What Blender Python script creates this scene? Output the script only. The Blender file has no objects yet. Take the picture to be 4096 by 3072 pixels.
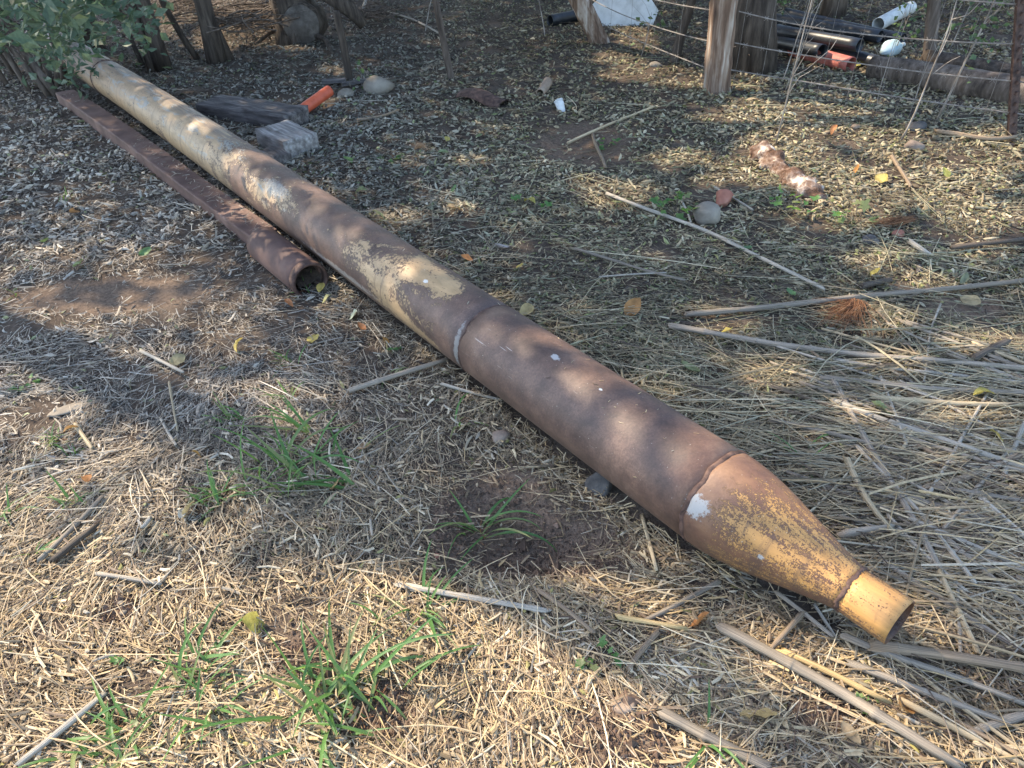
import bpy, math, random
import numpy as np
from mathutils import Vector, Matrix
rng = np.random.default_rng(11)
random.seed(5)
SC = bpy.context.scene
COL = SC.collection
PI = math.pi

# ------------------------------------------------------------------ camera
CAM_H, PITCH, ROLL = 1.527, math.radians(37.243), math.radians(-3.0)
FPX, CX, CY = 2841.0, 2048.0, 1536.0            # focal length and centre for a 4096 x 3072 frame
_f = np.array([0, math.cos(PITCH), -math.sin(PITCH)]); _r0 = np.array([1., 0, 0]); _u0 = np.cross(_r0, _f)
_R = math.cos(ROLL)*_r0 + math.sin(ROLL)*_u0
_U = -math.sin(ROLL)*_r0 + math.cos(ROLL)*_u0
cam = bpy.data.cameras.new('camera'); camo = bpy.data.objects.new('camera', cam); COL.objects.link(camo)
cam.sensor_fit = 'HORIZONTAL'; cam.sensor_width = 36.0; cam.lens = 36.0*FPX/4096
cam.clip_start = .05; cam.clip_end = 500
M = Matrix(((_R[0], _U[0], -_f[0], 0), (_R[1], _U[1], -_f[1], 0), (_R[2], _U[2], -_f[2], CAM_H), (0, 0, 0, 1)))
camo.matrix_world = M
SC.camera = camo

# ------------------------------------------------------------------ light
SUN_AZ_LEFT, SUN_EL = math.radians(57), math.radians(47)     # sun stands left of the view direction, beyond the trees
w = bpy.data.worlds.new('World'); SC.world = w; w.use_nodes = True
nt = w.node_tree; bg = nt.nodes['Background']
sky = nt.nodes.new('ShaderNodeTexSky'); sky.sky_type = 'NISHITA'; sky.sun_disc = False
sky.sun_elevation = SUN_EL; sky.sun_rotation = -SUN_AZ_LEFT
nt.links.new(sky.outputs[0], bg.inputs[0]); bg.inputs[1].default_value = 0.15
sl = bpy.data.lights.new('sun', 'SUN'); so = bpy.data.objects.new('sun', sl); COL.objects.link(so)
sl.energy = 2.4; sl.angle = math.radians(.53); sl.color = (1, .85, .64)
SUN = np.array([-math.sin(SUN_AZ_LEFT)*math.cos(SUN_EL), math.cos(SUN_AZ_LEFT)*math.cos(SUN_EL), math.sin(SUN_EL)])
so.rotation_euler = Vector(SUN).to_track_quat('Z', 'Y').to_euler(); so.location = (-8, 5, 12)
vs = SC.view_settings; vs.view_transform = 'Standard'; vs.look = 'None'; vs.exposure = 2.15; vs.gamma = 1; vs.use_curve_mapping = False
SC.cycles.max_bounces = 6; SC.cycles.diffuse_bounces = 3; SC.cycles.transparent_max_bounces = 4

# ------------------------------------------------------------------ helpers
def G(px, py, z=0.):
    "ground point (x, y) seen at a surveyed spot of the photograph"
    D = (px-CX)/FPX*_R - (py-CY)/FPX*_U + _f
    t = (CAM_H-z)/-D[2]
    return np.array([D[0]*t, D[1]*t, z])
def proj(P):
    v = np.asarray(P, float) - np.array([0, 0, CAM_H]); z = v@_f
    z = np.where(np.abs(z) < 1e-3, 1e-3, z)
    return CX+FPX*(v@_R)/z, CY-FPX*(v@_U)/z, z
def _hash(ix, iy, seed):
    n = (ix.astype(np.int64)*374761393 + iy.astype(np.int64)*668265263 + seed*1442695041) & 0x7fffffff
    n = ((n ^ (n >> 13))*1274126177) & 0x7fffffff
    return ((n ^ (n >> 16)) & 0xffff)/65535.
def noise(x, y, scale=1., seed=0, oct=1):
    x = np.asarray(x, float)*scale; y = np.asarray(y, float)*scale; out = 0; a = 1; tot = 0
    for o in range(oct):
        ix = np.floor(x); iy = np.floor(y); fx = x-ix; fy = y-iy
        fx = fx*fx*(3-2*fx); fy = fy*fy*(3-2*fy)
        v = (_hash(ix, iy, seed+o)*(1-fx)+_hash(ix+1, iy, seed+o)*fx)*(1-fy) + (_hash(ix, iy+1, seed+o)*(1-fx)+_hash(ix+1, iy+1, seed+o)*fx)*fy
        out = out+a*v; tot += a; a *= .5; x = x*2; y = y*2
    return out/tot
# bare soil patches: (photo spot, radius in metres along x and y, depth of the dip)
BARE = [((2020, 2010), .20, .19, -.06), ((2250, 2140), .20, .12, -.075), ((2330, 2235), .16, .05, .03), ((1800, 2080), .07, .16, .02), ((2150, 2170), .22, .10, -.03), ((2470, 2960), .13, .10, .018), ((430, 1180), .45, .16, -.01),
        ((3880, 1215), .16, .10, -.01), ((2330, 560), .3, .4, -.06), ((1250, 2640), .12, .07, -.004), ((3300, 2840), .1, .05, 0), ((1500, 2850), .1, .08, -.02), ((480, 2440), .05, .04, -.01)]
BARE = [(G(*p)[:2], rx, ry, d) for p, rx, ry, d in BARE]
def bare(x, y):
    m = np.zeros(np.shape(x))
    for c, rx, ry, d in BARE:
        q = ((x-c[0])/rx)**2+((y-c[1])/ry)**2
        q = q*(.6+.8*noise(x, y, 9, 77, 2))
        m = np.maximum(m, np.clip(1.6-q, 0, 1))
    return m
def HT(x, y):
    x = np.asarray(x, float); y = np.asarray(y, float)
    z = .045*(noise(x, y, 1.3, 3, 2)-.5) + .016*(noise(x, y, 6, 8, 3)-.5)
    for c, rx, ry, d in BARE:
        z = z+d*np.exp(-(((x-c[0])/rx)**2+((y-c[1])/ry)**2)*1.3)
    far = np.clip((np.hypot(x, y)-6.5)/10, 0, 1)
    return z+far*.25*(noise(x, y, .5, 21, 2)-.3)

class MB:
    def __init__(self): self.v = []; self.f = []; self.n = 0; self.a = {}
    def add(self, v, f, **attrs):
        v = np.asarray(v, float); self.v.append(v)
        self.f += [tuple(int(i)+self.n for i in q) for q in f]; self.n += len(v)
        for k, val in attrs.items(): self.a.setdefault(k, []).append(np.asarray(val, float))
    def mesh(self, name, mat, smooth=True):
        me = bpy.data.meshes.new(name)
        me.from_pydata(np.concatenate(self.v).tolist(), [], self.f); me.validate()
        for k, arrs in self.a.items():
            at = me.attributes.new(k, 'FLOAT', 'POINT'); at.data.foreach_set('value', np.concatenate(arrs))
        if smooth: me.polygons.foreach_set('use_smooth', [True]*len(me.polygons))
        if mat: me.materials.append(mat)
        return me
    def obj(self, name, mat, parent=None, smooth=True):
        return link(name, self.mesh(name, mat, smooth), parent)
def link(name, me, parent=None, loc=None):
    o = bpy.data.objects.new(name, me); COL.objects.link(o)
    if parent is not None:
        o.parent = parent
        o.matrix_parent_inverse = Matrix.Translation(-Vector(parent.location)) if me is not None and loc is None else Matrix()
    if loc is not None: o.location = loc
    return o
def tag(o, label=None, cat=None, group=None, kind=None):
    for k, val in (('label', label), ('category', cat), ('group', group), ('kind', kind)):
        if val: o[k] = val
    return o
def empty(name, loc, label, cat, group=None):
    o = bpy.data.objects.new(name, None); COL.objects.link(o); o.location = loc; o.empty_display_size = .1
    return tag(o, label, cat, group)

def frames(P):
    P = np.asarray(P, float); T = np.gradient(P, axis=0); T /= np.linalg.norm(T, axis=1, keepdims=True)
    ref = np.array([0, 0, 1.]) if abs(T[:, 2]).max() < .9 else np.array([1., 0, 0])
    A = np.cross(T, ref); A /= np.linalg.norm(A, axis=1, keepdims=True)
    return T, A, np.cross(A, T)
def tube(mb, P, rad, sides=8, cap=True, rough=0., seed=0, **kw):
    P = np.asarray(P, float); n = len(P); rad = np.broadcast_to(np.asarray(rad, float), (n,))
    T, A, B = frames(P); th = np.arange(sides)*2*PI/sides
    rr = rad[:, None]*np.ones(sides)[None]
    if rough:
        g = np.random.default_rng(seed)
        base = g.normal(0, 1, sides); rr = rr*(1+rough*(.7*base[None]+.5*g.normal(0, 1, (n, sides))))
    v = P[:, None]+rr[..., None]*(np.cos(th)[None, :, None]*A[:, None]+np.sin(th)[None, :, None]*B[:, None])
    f = [(i*sides+j, i*sides+(j+1) % sides, (i+1)*sides+(j+1) % sides, (i+1)*sides+j) for i in range(n-1) for j in range(sides)]
    if cap: f += [tuple(range(sides))[::-1], tuple((n-1)*sides+j for j in range(sides))]
    mb.add(v.reshape(-1, 3), f, **{k: np.repeat(np.broadcast_to(np.asarray(val, float), (n,)), sides) for k, val in kw.items()})
def hollow(mb, P, ro, ri, sides=32, rough=0., seed=0, closed=True):
    "open-ended pipe with a wall; attributes s (metres along) and th (angle, 90 degrees is the top)"
    P = np.asarray(P, float); n = len(P); ro = np.broadcast_to(np.asarray(ro, float), (n,)); ri = np.broadcast_to(np.asarray(ri, float), (n,))
    T, A, B = frames(P); th = np.arange(sides+1)*2*PI/sides
    out = P[:, None]+ro[:, None, None]*(np.cos(th)[None, :, None]*A[:, None]+np.sin(th)[None, :, None]*B[:, None])
    inn = P[:, None]+ri[:, None, None]*(np.cos(th)[None, :, None]*A[:, None]+np.sin(th)[None, :, None]*B[:, None])
    v = np.concatenate([out.reshape(-1, 3), inn.reshape(-1, 3)]); m = sides+1; o = n*m; f = []
    for i in range(n-1):
        for j in range(sides):
            a, b, c, d = i*m+j, i*m+j+1, (i+1)*m+j+1, (i+1)*m+j
            f += [(a, b, c, d), (o+d, o+c, o+b, o+a)]
    for i in (0, n-1):
        for j in range(sides): f.append((i*m+j, o+i*m+j, o+i*m+j+1, i*m+j+1) if i == 0 else (i*m+j+1, o+i*m+j+1, o+i*m+j, i*m+j))
    L = np.concatenate([[0], np.cumsum(np.linalg.norm(np.diff(P, axis=0), axis=1))])
    return v, f, L, th
def boxmesh(mb, size, loc=(0, 0, 0), rot=None, nx=6, ny=3, nz=3, rough=.0, seed=0):
    "weathered block: a subdivided box with rounded worn edges"
    g = np.random.default_rng(seed); vs, fs, n = [], [], 0; sx, sy, sz = size
    def face(o, a, b, na, nb):
        nonlocal n
        for i in range(na+1):
            for j in range(nb+1): vs.append(o+a*i/na+b*j/nb)
        for i in range(na):
            for j in range(nb): k = n+i*(nb+1)+j; fs.append((k, k+nb+1, k+nb+2, k+1))
        n += (na+1)*(nb+1)
    X, Y, Z = np.eye(3)*np.array(size)
    O = -(X+Y+Z)/2
    face(O+Z, X, Y, nx, ny); face(O+Y, X, -Y+0*X, nx, ny) if False else face(O, Y, X, ny, nx)
    face(O, X, Z, nx, nz); face(O+Y, Z, X, nz, nx); face(O, Z, Y, nz, ny); face(O+X, Y, Z, ny, nz)
    v = np.array(vs); u = v/(np.array(size)/2)
    k = np.sort(np.abs(u), axis=1); edge = np.clip(k[:, 1]-.8, 0, 1)/.2
    v = v-v*(edge*.05)[:, None]
    if rough:
        d = np.stack([noise(v[:, 0]*1.+i*9, v[:, 1]+v[:, 2]*1.7, 14, seed+i*5, 2)-.5 for i in range(3)], 1)
        v = v+d*rough*2
    if rot is not None: v = v@np.array(rot).T
    mb.add(v+np.asarray(loc), fs)
def rotz(a): c, s = math.cos(a), math.sin(a); return np.array([[c, -s, 0], [s, c, 0], [0, 0, 1]])
def rotax(d, roll=0, up=(0, 0, 1)):
    "matrix whose columns are the axis d, its side and its up"
    d = np.asarray(d, float); d = d/np.linalg.norm(d); s = np.cross(up, d); s /= np.linalg.norm(s); u = np.cross(d, s)
    c, q = math.cos(roll), math.sin(roll)
    return np.stack([d, c*s+q*u, -q*s+c*u], 1)
def rock(name, px, py, size, mat, label, cat='stone', group=None, seed=0, sink=.3, flat=.7, rot=0., rough=.25, ang=0.):
    import bmesh
    bm = bmesh.new(); bmesh.ops.create_icosphere(bm, subdivisions=3 if size[0] > .04 else 2, radius=.5)
    me = bpy.data.meshes.new(name)
    g = np.random.default_rng(seed); cuts = [(lambda q: q/np.linalg.norm(q))(g.normal(0, 1, 3)) for _ in range(7)]; off = g.uniform(.3-ang, .45-ang, 7)
    for vt in bm.verts:
        p = np.array(vt.co)
        for c, o in zip(cuts, off):
            d = p@c-o
            if d > 0: p = p-c*d*.85
        p = p*(1+rough*.35*(noise(p[0]*3+p[2]*2.1, p[1]*3-p[2]*1.3, 2., seed, 3)-.5))
        vt.co = Vector(p*np.array(size))
    bm.to_mesh(me); bm.free(); me.materials.append(mat)
    me.polygons.foreach_set('use_smooth', [True]*len(me.polygons))
    b = G(px, py); z = float(HT(b[0], b[1]))
    o = link(name, me, None, (b[0], b[1], z+size[2]*(.5-sink))); o.rotation_euler = (g.uniform(-.15, .15), g.uniform(-.15, .15), rot)
    return tag(o, label, cat, group)

# ------------------------------------------------------------------ materials
def nodemat(name, rough=.8, spec=.3):
    m = bpy.data.materials.new(name); m.use_nodes = True; t = m.node_tree; b = t.nodes['Principled BSDF']
    b.inputs['Roughness'].default_value = rough; b.inputs['Specular IOR Level'].default_value = spec
    return m, t, b
class N:
    "tiny node helper"
    def __init__(s, t): s.t = t; s.L = t.links.new
    def n(s, typ, **kw):
        x = s.t.nodes.new('ShaderNode'+typ)
        for k, v in kw.items(): setattr(x, k, v)
        return x
    def val(s, sock, v):
        if hasattr(v, 'is_output'): s.L(v, sock)
        else: sock.default_value = v
    def math(s, op, a, b=0., c=None, clamp=False):
        x = s.n('Math', operation=op, use_clamp=clamp); s.val(x.inputs[0], a); s.val(x.inputs[1], b)
        if c is not None: s.val(x.inputs[2], c)
        return x.outputs[0]
    def noise(s, vec, scale, detail=3., rough=.55, dist=0.):
        x = s.n('TexNoise'); s.val(x.inputs['Scale'], scale); x.inputs['Detail'].default_value = detail; x.inputs['Roughness'].default_value = rough; x.inputs['Distortion'].default_value = dist
        if vec is not None: s.L(vec, x.inputs['Vector'])
        return x.outputs[0]
    def step(s, v, lo, hi):
        x = s.n('MapRange', clamp=True); x.interpolation_type = 'SMOOTHSTEP'; s.val(x.inputs[0], v); s.val(x.inputs[1], lo); s.val(x.inputs[2], hi); return x.outputs[0]
    def mix(s, f, a, b, mode='MIX'):
        x = s.n('Mix', data_type='RGBA', blend_type=mode); s.val(x.inputs[0], f)
        for i, v in ((6, a), (7, b)):
            if hasattr(v, 'is_output'): s.L(v, x.inputs[i])
            else: x.inputs[i].default_value = (*v, 1)
        return x.outputs[2]
    def ramp(s, f, stops, interp='LINEAR'):
        x = s.n('ValToRGB'); s.L(f, x.inputs[0]); e = x.color_ramp.elements; x.color_ramp.interpolation = interp
        while len(e) < len(stops): e.new(.5)
        for q, (p, c) in zip(e, stops): q.position = p; q.color = (*c, 1) if isinstance(c, tuple) else (c, c, c, 1)
        return x.outputs[0]
    def attr(s, name): x = s.n('Attribute', attribute_name=name); return x
    def coords(s, scale=(1, 1, 1), kind='Object'):
        tc = s.n('TexCoord'); mp = s.n('Mapping'); mp.inputs['Scale'].default_value = scale; s.L(tc.outputs[kind], mp.inputs[0]); return mp.outputs[0]
    def bump(s, b, h, dist=.003, strength=.7):
        x = s.n('Bump'); x.inputs['Strength'].default_value = strength; x.inputs['Distance'].default_value = dist; s.L(h, x.inputs['Height']); s.L(x.outputs[0], b.inputs['Normal'])
def simple(name, stops, scale=8., rough=.8, spec=.3, bump=.003, stretch=(1, 1, 1), detail=5., kind='Object'):
    m, t, b = nodemat(name, rough, spec); k = N(t); c = k.coords(stretch, kind)
    f = k.noise(c, scale, detail, .6); k.L(k.ramp(f, stops), b.inputs['Base Color'])
    if bump: k.bump(b, k.noise(c, scale*4, 4., .65), bump)
    return m
M_ = {}
M_['soil'], t, b = nodemat('soil', .95, .15); k = N(t); c = k.coords()
f1 = k.noise(c, 3, 6, .65); f2 = k.noise(c, 55, 4, .7)
col = k.ramp(k.math('ADD', k.math('MULTIPLY', f1, .6), k.math('MULTIPLY', f2, .4)), [(.33, (.036, .027, .021)), (.5, (.078, .058, .043)), (.68, (.155, .117, .085))])
at = k.attr('bare'); col = k.mix(k.math('MULTIPLY', at.outputs['Fac'], .85), col, k.ramp(f2, [(.3, (.085, .058, .040)), (.7, (.235, .165, .115))])); k.L(col, b.inputs['Base Color'])
k.bump(b, k.math('ADD', k.math('MULTIPLY', f2, .5), k.noise(c, 160, 3, .7)), .008, .8)
def attrmat(name, rough=.75, spec=.25, transl=0., var=.25, attr='Col'):
    m, t, b = nodemat(name, rough, spec); k = N(t); a = k.attr(attr); c = k.coords()
    f = k.noise(c, 90, 3, .6)
    col = k.mix(1., a.outputs['Color'], k.ramp(f, [(.3, 1-var), (.7, 1+var)]), 'MULTIPLY'); k.L(col, b.inputs['Base Color'])
    if transl:
        out = t.nodes['Material Output']; tr = k.n('BsdfTranslucent'); k.L(col, tr.inputs[0]); mx = k.n('MixShader'); mx.inputs[0].default_value = transl
        k.L(b.outputs[0], mx.inputs[1]); k.L(tr.outputs[0], mx.inputs[2]); k.L(mx.outputs[0], out.inputs[0])
    return m
M_['straw'] = attrmat('straw', .65, .3, .15)
M_['leaf'] = attrmat('leaf', .5, .4, .38)
M_['blade'] = None
m, t, b = nodemat('grass_blade', .45, .4); k = N(t); oi = k.n('ObjectInfo'); c = k.coords((1, 1, 1), 'Generated')
sep = k.n('SeparateXYZ'); k.L(c, sep.inputs[0])
col = k.ramp(oi.outputs['Random'], [(0, (.06, .15, .05)), (.45, (.09, .21, .055)), (.74, (.14, .25, .06)), (.8, (.24, .27, .10)), (.86, (.33, .27, .14)), (1, (.28, .21, .12))])
col = k.mix(k.step(sep.outputs[0], .22, .0), col, (.28, .27, .12)); col = k.mix(k.step(sep.outputs[0], .93, 1.), col, (.3, .25, .1))
col = k.mix(.5, col, k.ramp(k.noise(k.coords((6, 160, 6)), 1., 2.), [(.3, (.05, .13, .05)), (.7, (.13, .25, .07))])); k.L(col, b.inputs['Base Color'])
out = t.nodes['Material Output']; tr = k.n('BsdfTranslucent'); k.L(k.mix(.5, col, (.32, .50, .07)), tr.inputs[0]); mx = k.n('MixShader'); mx.inputs[0].default_value = .45
k.L(b.outputs[0], mx.inputs[1]); k.L(tr.outputs[0], mx.inputs[2]); k.L(mx.outputs[0], out.inputs[0]); M_['blade'] = m
M_['stalk'], t, b = nodemat('dry_stalk', .7, .25); k = N(t); oi = k.n('ObjectInfo'); a = k.attr('along'); c = k.coords((1, 1, 1))
st = k.noise(k.coords((30, 30, 30)), 6., 4., .7)
cmb = k.n('CombineXYZ'); k.L(k.math('MULTIPLY', a.outputs['Fac'], 3.), cmb.inputs[0]); a2 = k.attr('round'); k.L(k.math('MULTIPLY', a2.outputs['Fac'], 26.), cmb.inputs[1]); k.L(k.math('MULTIPLY', oi.outputs['Random'], 50.), cmb.inputs[2])
fib = k.noise(cmb.outputs[0], 1.5, 4., .7)
cb = k.mix(k.step(fib, .35, .7), (.5, .5, .5), (1.25, 1.22, 1.18))
cl = k.n('Attribute', attribute_name='tint', attribute_type='OBJECT')
k.L(k.mix(1., cl.outputs['Color'], cb, 'MULTIPLY'), b.inputs['Base Color']); k.bump(b, fib, .0025, .8)
M_['bark'] = simple('bark', [(.3, (.05, .038, .03)), (.5, (.12, .092, .072)), (.72, (.22, .175, .14))], 7, .9, .15, .012, (3, 3, .5))
M_['bark_dark'] = simple('bark_dark', [(.3, (.03, .023, .018)), (.5, (.075, .058, .045)), (.72, (.14, .11, .085))], 9, .9, .15, .015, (3, 3, .4))
M_['grey_wood'] = simple('grey_wood', [(.3, (.12, .095, .075)), (.5, (.27, .23, .19)), (.72, (.48, .43, .37))], 9, .85, .2, .006, (4, 4, .4))
M_['post_wood'] = simple('post_wood', [(.32, (.06, .036, .024)), (.47, (.19, .12, .08)), (.56, (.30, .22, .16)), (.72, (.55, .48, .40))], 5, .85, .2, .008, (4, 4, .25))
M_['sleeper'] = simple('sleeper_wood', [(.3, (.10, .085, .075)), (.5, (.26, .235, .21)), (.72, (.50, .47, .43))], 5, .9, .15, .008, (.7, 7, 7))
M_['sleeper_dark'] = simple('dark_timber', [(.3, (.04, .034, .032)), (.5, (.11, .096, .088)), (.72, (.23, .205, .185))], 5, .9, .15, .008, (.7, 7, 7))
M_['rust'] = simple('rusty_steel', [(.25, (.055, .031, .026)), (.5, (.115, .066, .052)), (.75, (.19, .118, .092))], 6, .75, .35, .0015, (1, 1, 1), 8)
M_['rust_dark'] = simple('dark_rusty_steel', [(.3, (.03, .018, .014)), (.5, (.08, .046, .035)), (.75, (.17, .10, .07))], 30, .8, .3, .002)
M_['orange'] = simple('orange_plastic', [(.3, (.42, .075, .032)), (.6, (.60, .12, .055)), (.8, (.68, .2, .11))], 12, .5, .4, .0006)
M_['red'] = simple('red_plastic', [(.3, (.22, .055, .04)), (.55, (.40, .12, .085)), (.8, (.5, .24, .19))], 9, .6, .35, .0008)
M_['black'] = simple('black_plastic', [(.3, (.012, .013, .015)), (.6, (.022, .024, .028)), (.8, (.06, .06, .062))], 10, .42, .5, .0005)
M_['pvc'] = simple('grey_white_plastic', [(.3, (.36, .36, .34)), (.55, (.56, .56, .53)), (.8, (.66, .66, .62))], 8, .5, .4, .0005)
M_['blue'] = simple('pale_blue_plastic', [(.3, (.30, .40, .42)), (.6, (.45, .56, .58)), (.8, (.6, .68, .7))], 14, .35, .5, .002)
M_['white'] = simple('white_plaster', [(.3, (.45, .44, .41)), (.5, (.62, .61, .58)), (.75, (.74, .73, .70))], 7, .9, .2, .012)
M_['stone'] = simple('grey_stone', [(.28, (.10, .08, .06)), (.5, (.21, .178, .138)), (.75, (.34, .30, .24))], 4, .9, .2, .01, (1, 1, 1), 8)
M_['stone_warm'] = simple('brown_stone', [(.28, (.10, .07, .052)), (.5, (.20, .15, .115)), (.75, (.32, .25, .19))], 9, .9, .2, .006, (1, 1, 1), 8)
M_['stone_dark'] = simple('dark_stone', [(.28, (.03, .028, .027)), (.5, (.07, .064, .06)), (.75, (.13, .12, .11))], 9, .9, .2, .006)
M_['brick'] = simple('red_clay', [(.3, (.19, .075, .05)), (.55, (.33, .14, .095)), (.8, (.44, .25, .18))], 8, .9, .2, .004)
M_['clay_pipe'] = simple('buff_clay', [(.3, (.17, .12, .085)), (.55, (.30, .22, .155)), (.8, (.42, .33, .25))], 8, .85, .2, .003)
M_['rotten'] = simple('rotten_wood', [(.32, (.03, .02, .016)), (.44, (.13, .075, .05)), (.53, (.24, .17, .13)), (.64, (.62, .52, .42))], 13, .95, .1, .02, (1, 1, 1), 8)
M_['wire'] = simple('rusty_wire', [(.3, (.11, .09, .075)), (.6, (.27, .235, .2)), (.8, (.45, .42, .38))], 25, .6, .4, 0)
M_['plume'] = simple('red_brown_fibre', [(.3, (.11, .05, .026)), (.55, (.22, .11, .055)), (.8, (.33, .19, .1))], 30, .9, .2, 0)
M_['cutface'] = simple('cut_wood_face', [(.3, (.055, .045, .037)), (.5, (.11, .093, .077)), (.75, (.18, .155, .13))], 12, .9, .1, .006)

# the big pipe: paint and rust laid out along its length (s in metres) and round it (th)
m, t, b = nodemat('rusty_painted_steel', .72, .35); k = N(t)
s_ = k.attr('s').outputs['Fac']; th = k.attr('th').outputs['Fac']
cmb = k.n('CombineXYZ'); k.L(s_, cmb.inputs[0]); k.L(k.math('MULTIPLY', th, .1365), cmb.inputs[1])
vec = cmb.outputs[0]
def stretch(sx, sy, sz=1):
    mp = k.n('Mapping'); mp.inputs['Scale'].default_value = (sx, sy, sz); k.L(vec, mp.inputs[0]); return mp.outputs[0]
obj = k.coords()
s8 = k.math('DIVIDE', s_, 9.)
def S(x): return x/9.
cover = k.ramp(s8, [(S(.33), .575), (S(.40), .54), (S(.57), .525), (S(.64), .47), (S(.69), .36), (S(.72), .24), (S(.74), .16), (S(1.72), .13), (S(1.86), .50), (S(2.1), .545), (S(2.45), .515), (S(2.7), .40), (S(2.95), .36), (S(3.15), .45), (S(3.45), .50), (S(3.75), .45), (S(3.95), .55), (S(4.3), .615), (S(6.6), .60), (S(7.2), .53)])
big = k.noise(stretch(2.2, 4.5), 1.6, 6., .68, .6)
near = k.step(s_, .95, .6); fine = k.math('ADD', k.math('MULTIPLY', k.noise(obj, 95, 5., .72), k.math('SUBTRACT', 1., k.math('MULTIPLY', near, .55))), k.math('MULTIPLY', k.noise(obj, 290, 3., .6), k.math('MULTIPLY', near, .55)))
stk = k.noise(stretch(4, 26), 1.6, 4., .65)
fw = k.math('ADD', k.math('MULTIPLY', near, .32), .36); mixn = k.math('ADD', k.math('MULTIPLY', big, k.math('SUBTRACT', 1., fw)), k.math('MULTIPLY', fine, fw)); mixn = k.math('ADD', mixn, k.math('MULTIPLY', k.math('SUBTRACT', stk, .5), k.math('MULTIPLY', near, .35)))
# little paint low on the far side and on the very underside near the weld
thmask = k.ramp(k.math('DIVIDE', th, 2*PI), [(.0, .12), (.13, .12), (.22, .03), (.30, 0.), (.46, 0.), (.56, .05), (.62, .12)])
paintf = k.step(k.math('SUBTRACT', k.math('SUBTRACT', cover, thmask), mixn), -.03, .02)
paintc = k.ramp(s8, [(S(.3), (.46, .235, .07)), (S(.55), (.42, .215, .06)), (S(.85), (.36, .21, .085)), (S(1.9), (.40, .26, .13)), (S(3.), (.37, .255, .145)), (S(4.5), (.38, .265, .15)), (S(6.6), (.31, .205, .12)), (S(7.), (.24, .17, .12))])
pv = k.noise(stretch(3, 9), 2.5, 5., .65)
paintc = k.mix(1., paintc, k.ramp(pv, [(.3, .66), (.65, 1.14)]), 'MULTIPLY')
# far side of the top stays under a brown dust film beyond the second weld
dust = k.math('MULTIPLY', k.step(th, 2.15, 1.5), k.step(s_, 3.4, 4.2)); dust = k.math('MULTIPLY', dust, k.step(k.noise(stretch(1.2, 16), 3., 4., .6), .32, .55))
paintc = k.mix(k.math('MULTIPLY', dust, .9), paintc, (.125, .092, .068))
# blue-grey undercoat showing on the crown
bl = k.noise(stretch(1.6, 7), 2.4, 5., .7, .8)
blue = k.math('MULTIPLY', k.step(bl, .54, .60), k.math('MULTIPLY', k.step(s_, 2.9, 3.3), k.math('MULTIPLY', k.step(th, 1.2, 1.6), k.step(th, 3.2, 2.5))))
paintc = k.mix(k.math('MULTIPLY', blue, .75), paintc, (.235, .255, .245))
low = k.math('MULTIPLY', k.step(th, 2.75, 3.3), k.step(s_, 4., 5.)); paintc = k.mix(k.math('MULTIPLY', low, .45), paintc, (.50, .32, .15))
rn = k.noise(obj, 9, 7., .65); rf = k.noise(obj, 150, 4., .7)
rust = k.ramp(rn, [(.3, (.05, .030, .024)), (.5, (.105, .062, .045)), (.7, (.17, .103, .072))])
rust = k.mix(1., rust, k.ramp(rf, [(.3, .72), (.68, 1.25)]), 'MULTIPLY')
rust = k.mix(k.step(s_, .95, .45), rust, k.ramp(rn, [(.3, (.075, .035, .022)), (.5, (.15, .068, .034)), (.7, (.24, .12, .05))]))
pe = k.math('SUBTRACT', k.math('SUBTRACT', cover, thmask), mixn); edge = k.math('MULTIPLY', k.step(pe, -.05, -.01), k.step(pe, .03, 0.))
col = k.mix(paintf, rust, paintc); col = k.mix(k.math('MULTIPLY', edge, .55), col, (.05, .03, .022))
run = k.noise(stretch(16, 2.2), 1.5, 4., .65); runm = k.math('MULTIPLY', k.step(run, .52, .66), k.step(th, 1.75, 2.5)); col = k.mix(k.math('MULTIPLY', runm, .5), col, (.075, .045, .032))
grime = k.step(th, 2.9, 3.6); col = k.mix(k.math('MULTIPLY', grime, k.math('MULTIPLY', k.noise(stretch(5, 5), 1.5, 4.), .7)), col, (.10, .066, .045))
# scratches: dark cracks in the old paint, pale hatched scrapes on the bare rust
cr = k.noise(stretch(3., 11), 1.8, 3., .5, 1.8); cr = k.math('ABSOLUTE', k.math('SUBTRACT', cr, .5)); crk = k.math('MULTIPLY', k.step(cr, .010, .004), k.step(s_, 3.2, 3.8))
crk = k.math('MULTIPLY', crk, k.step(k.noise(stretch(2, 3), 2.2, 2.), .47, .56)); col = k.mix(k.math('MULTIPLY', crk, .8), col, (.035, .03, .028))
dg = k.n('Mapping'); dg.inputs['Rotation'].default_value = (0, 0, .55); dg.inputs['Scale'].default_value = (9, 120, 1); k.L(vec, dg.inputs[0])
sc = k.noise(dg.outputs[0], 1., 2., .5); scm = k.math('MULTIPLY', k.step(sc, .68, .73), k.math('MULTIPLY', k.step(s_, 2., 1.5), k.step(s_, .9, 1.15)))
scm = k.math('MULTIPLY', scm, k.math('MULTIPLY', k.step(th, 1.7, 2.0), k.step(th, 3.1, 2.7))); scm = k.math('MULTIPLY', scm, k.step(k.noise(stretch(3.5, 5), 1., 2.), .46, .56))
col = k.mix(k.math('MULTIPLY', scm, .7), col, (.42, .37, .33))
spk = k.step(k.noise(obj, 210, 1., .5), .765, .80); col = k.mix(k.math('MULTIPLY', spk, .75), col, (.47, .43, .36))
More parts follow.
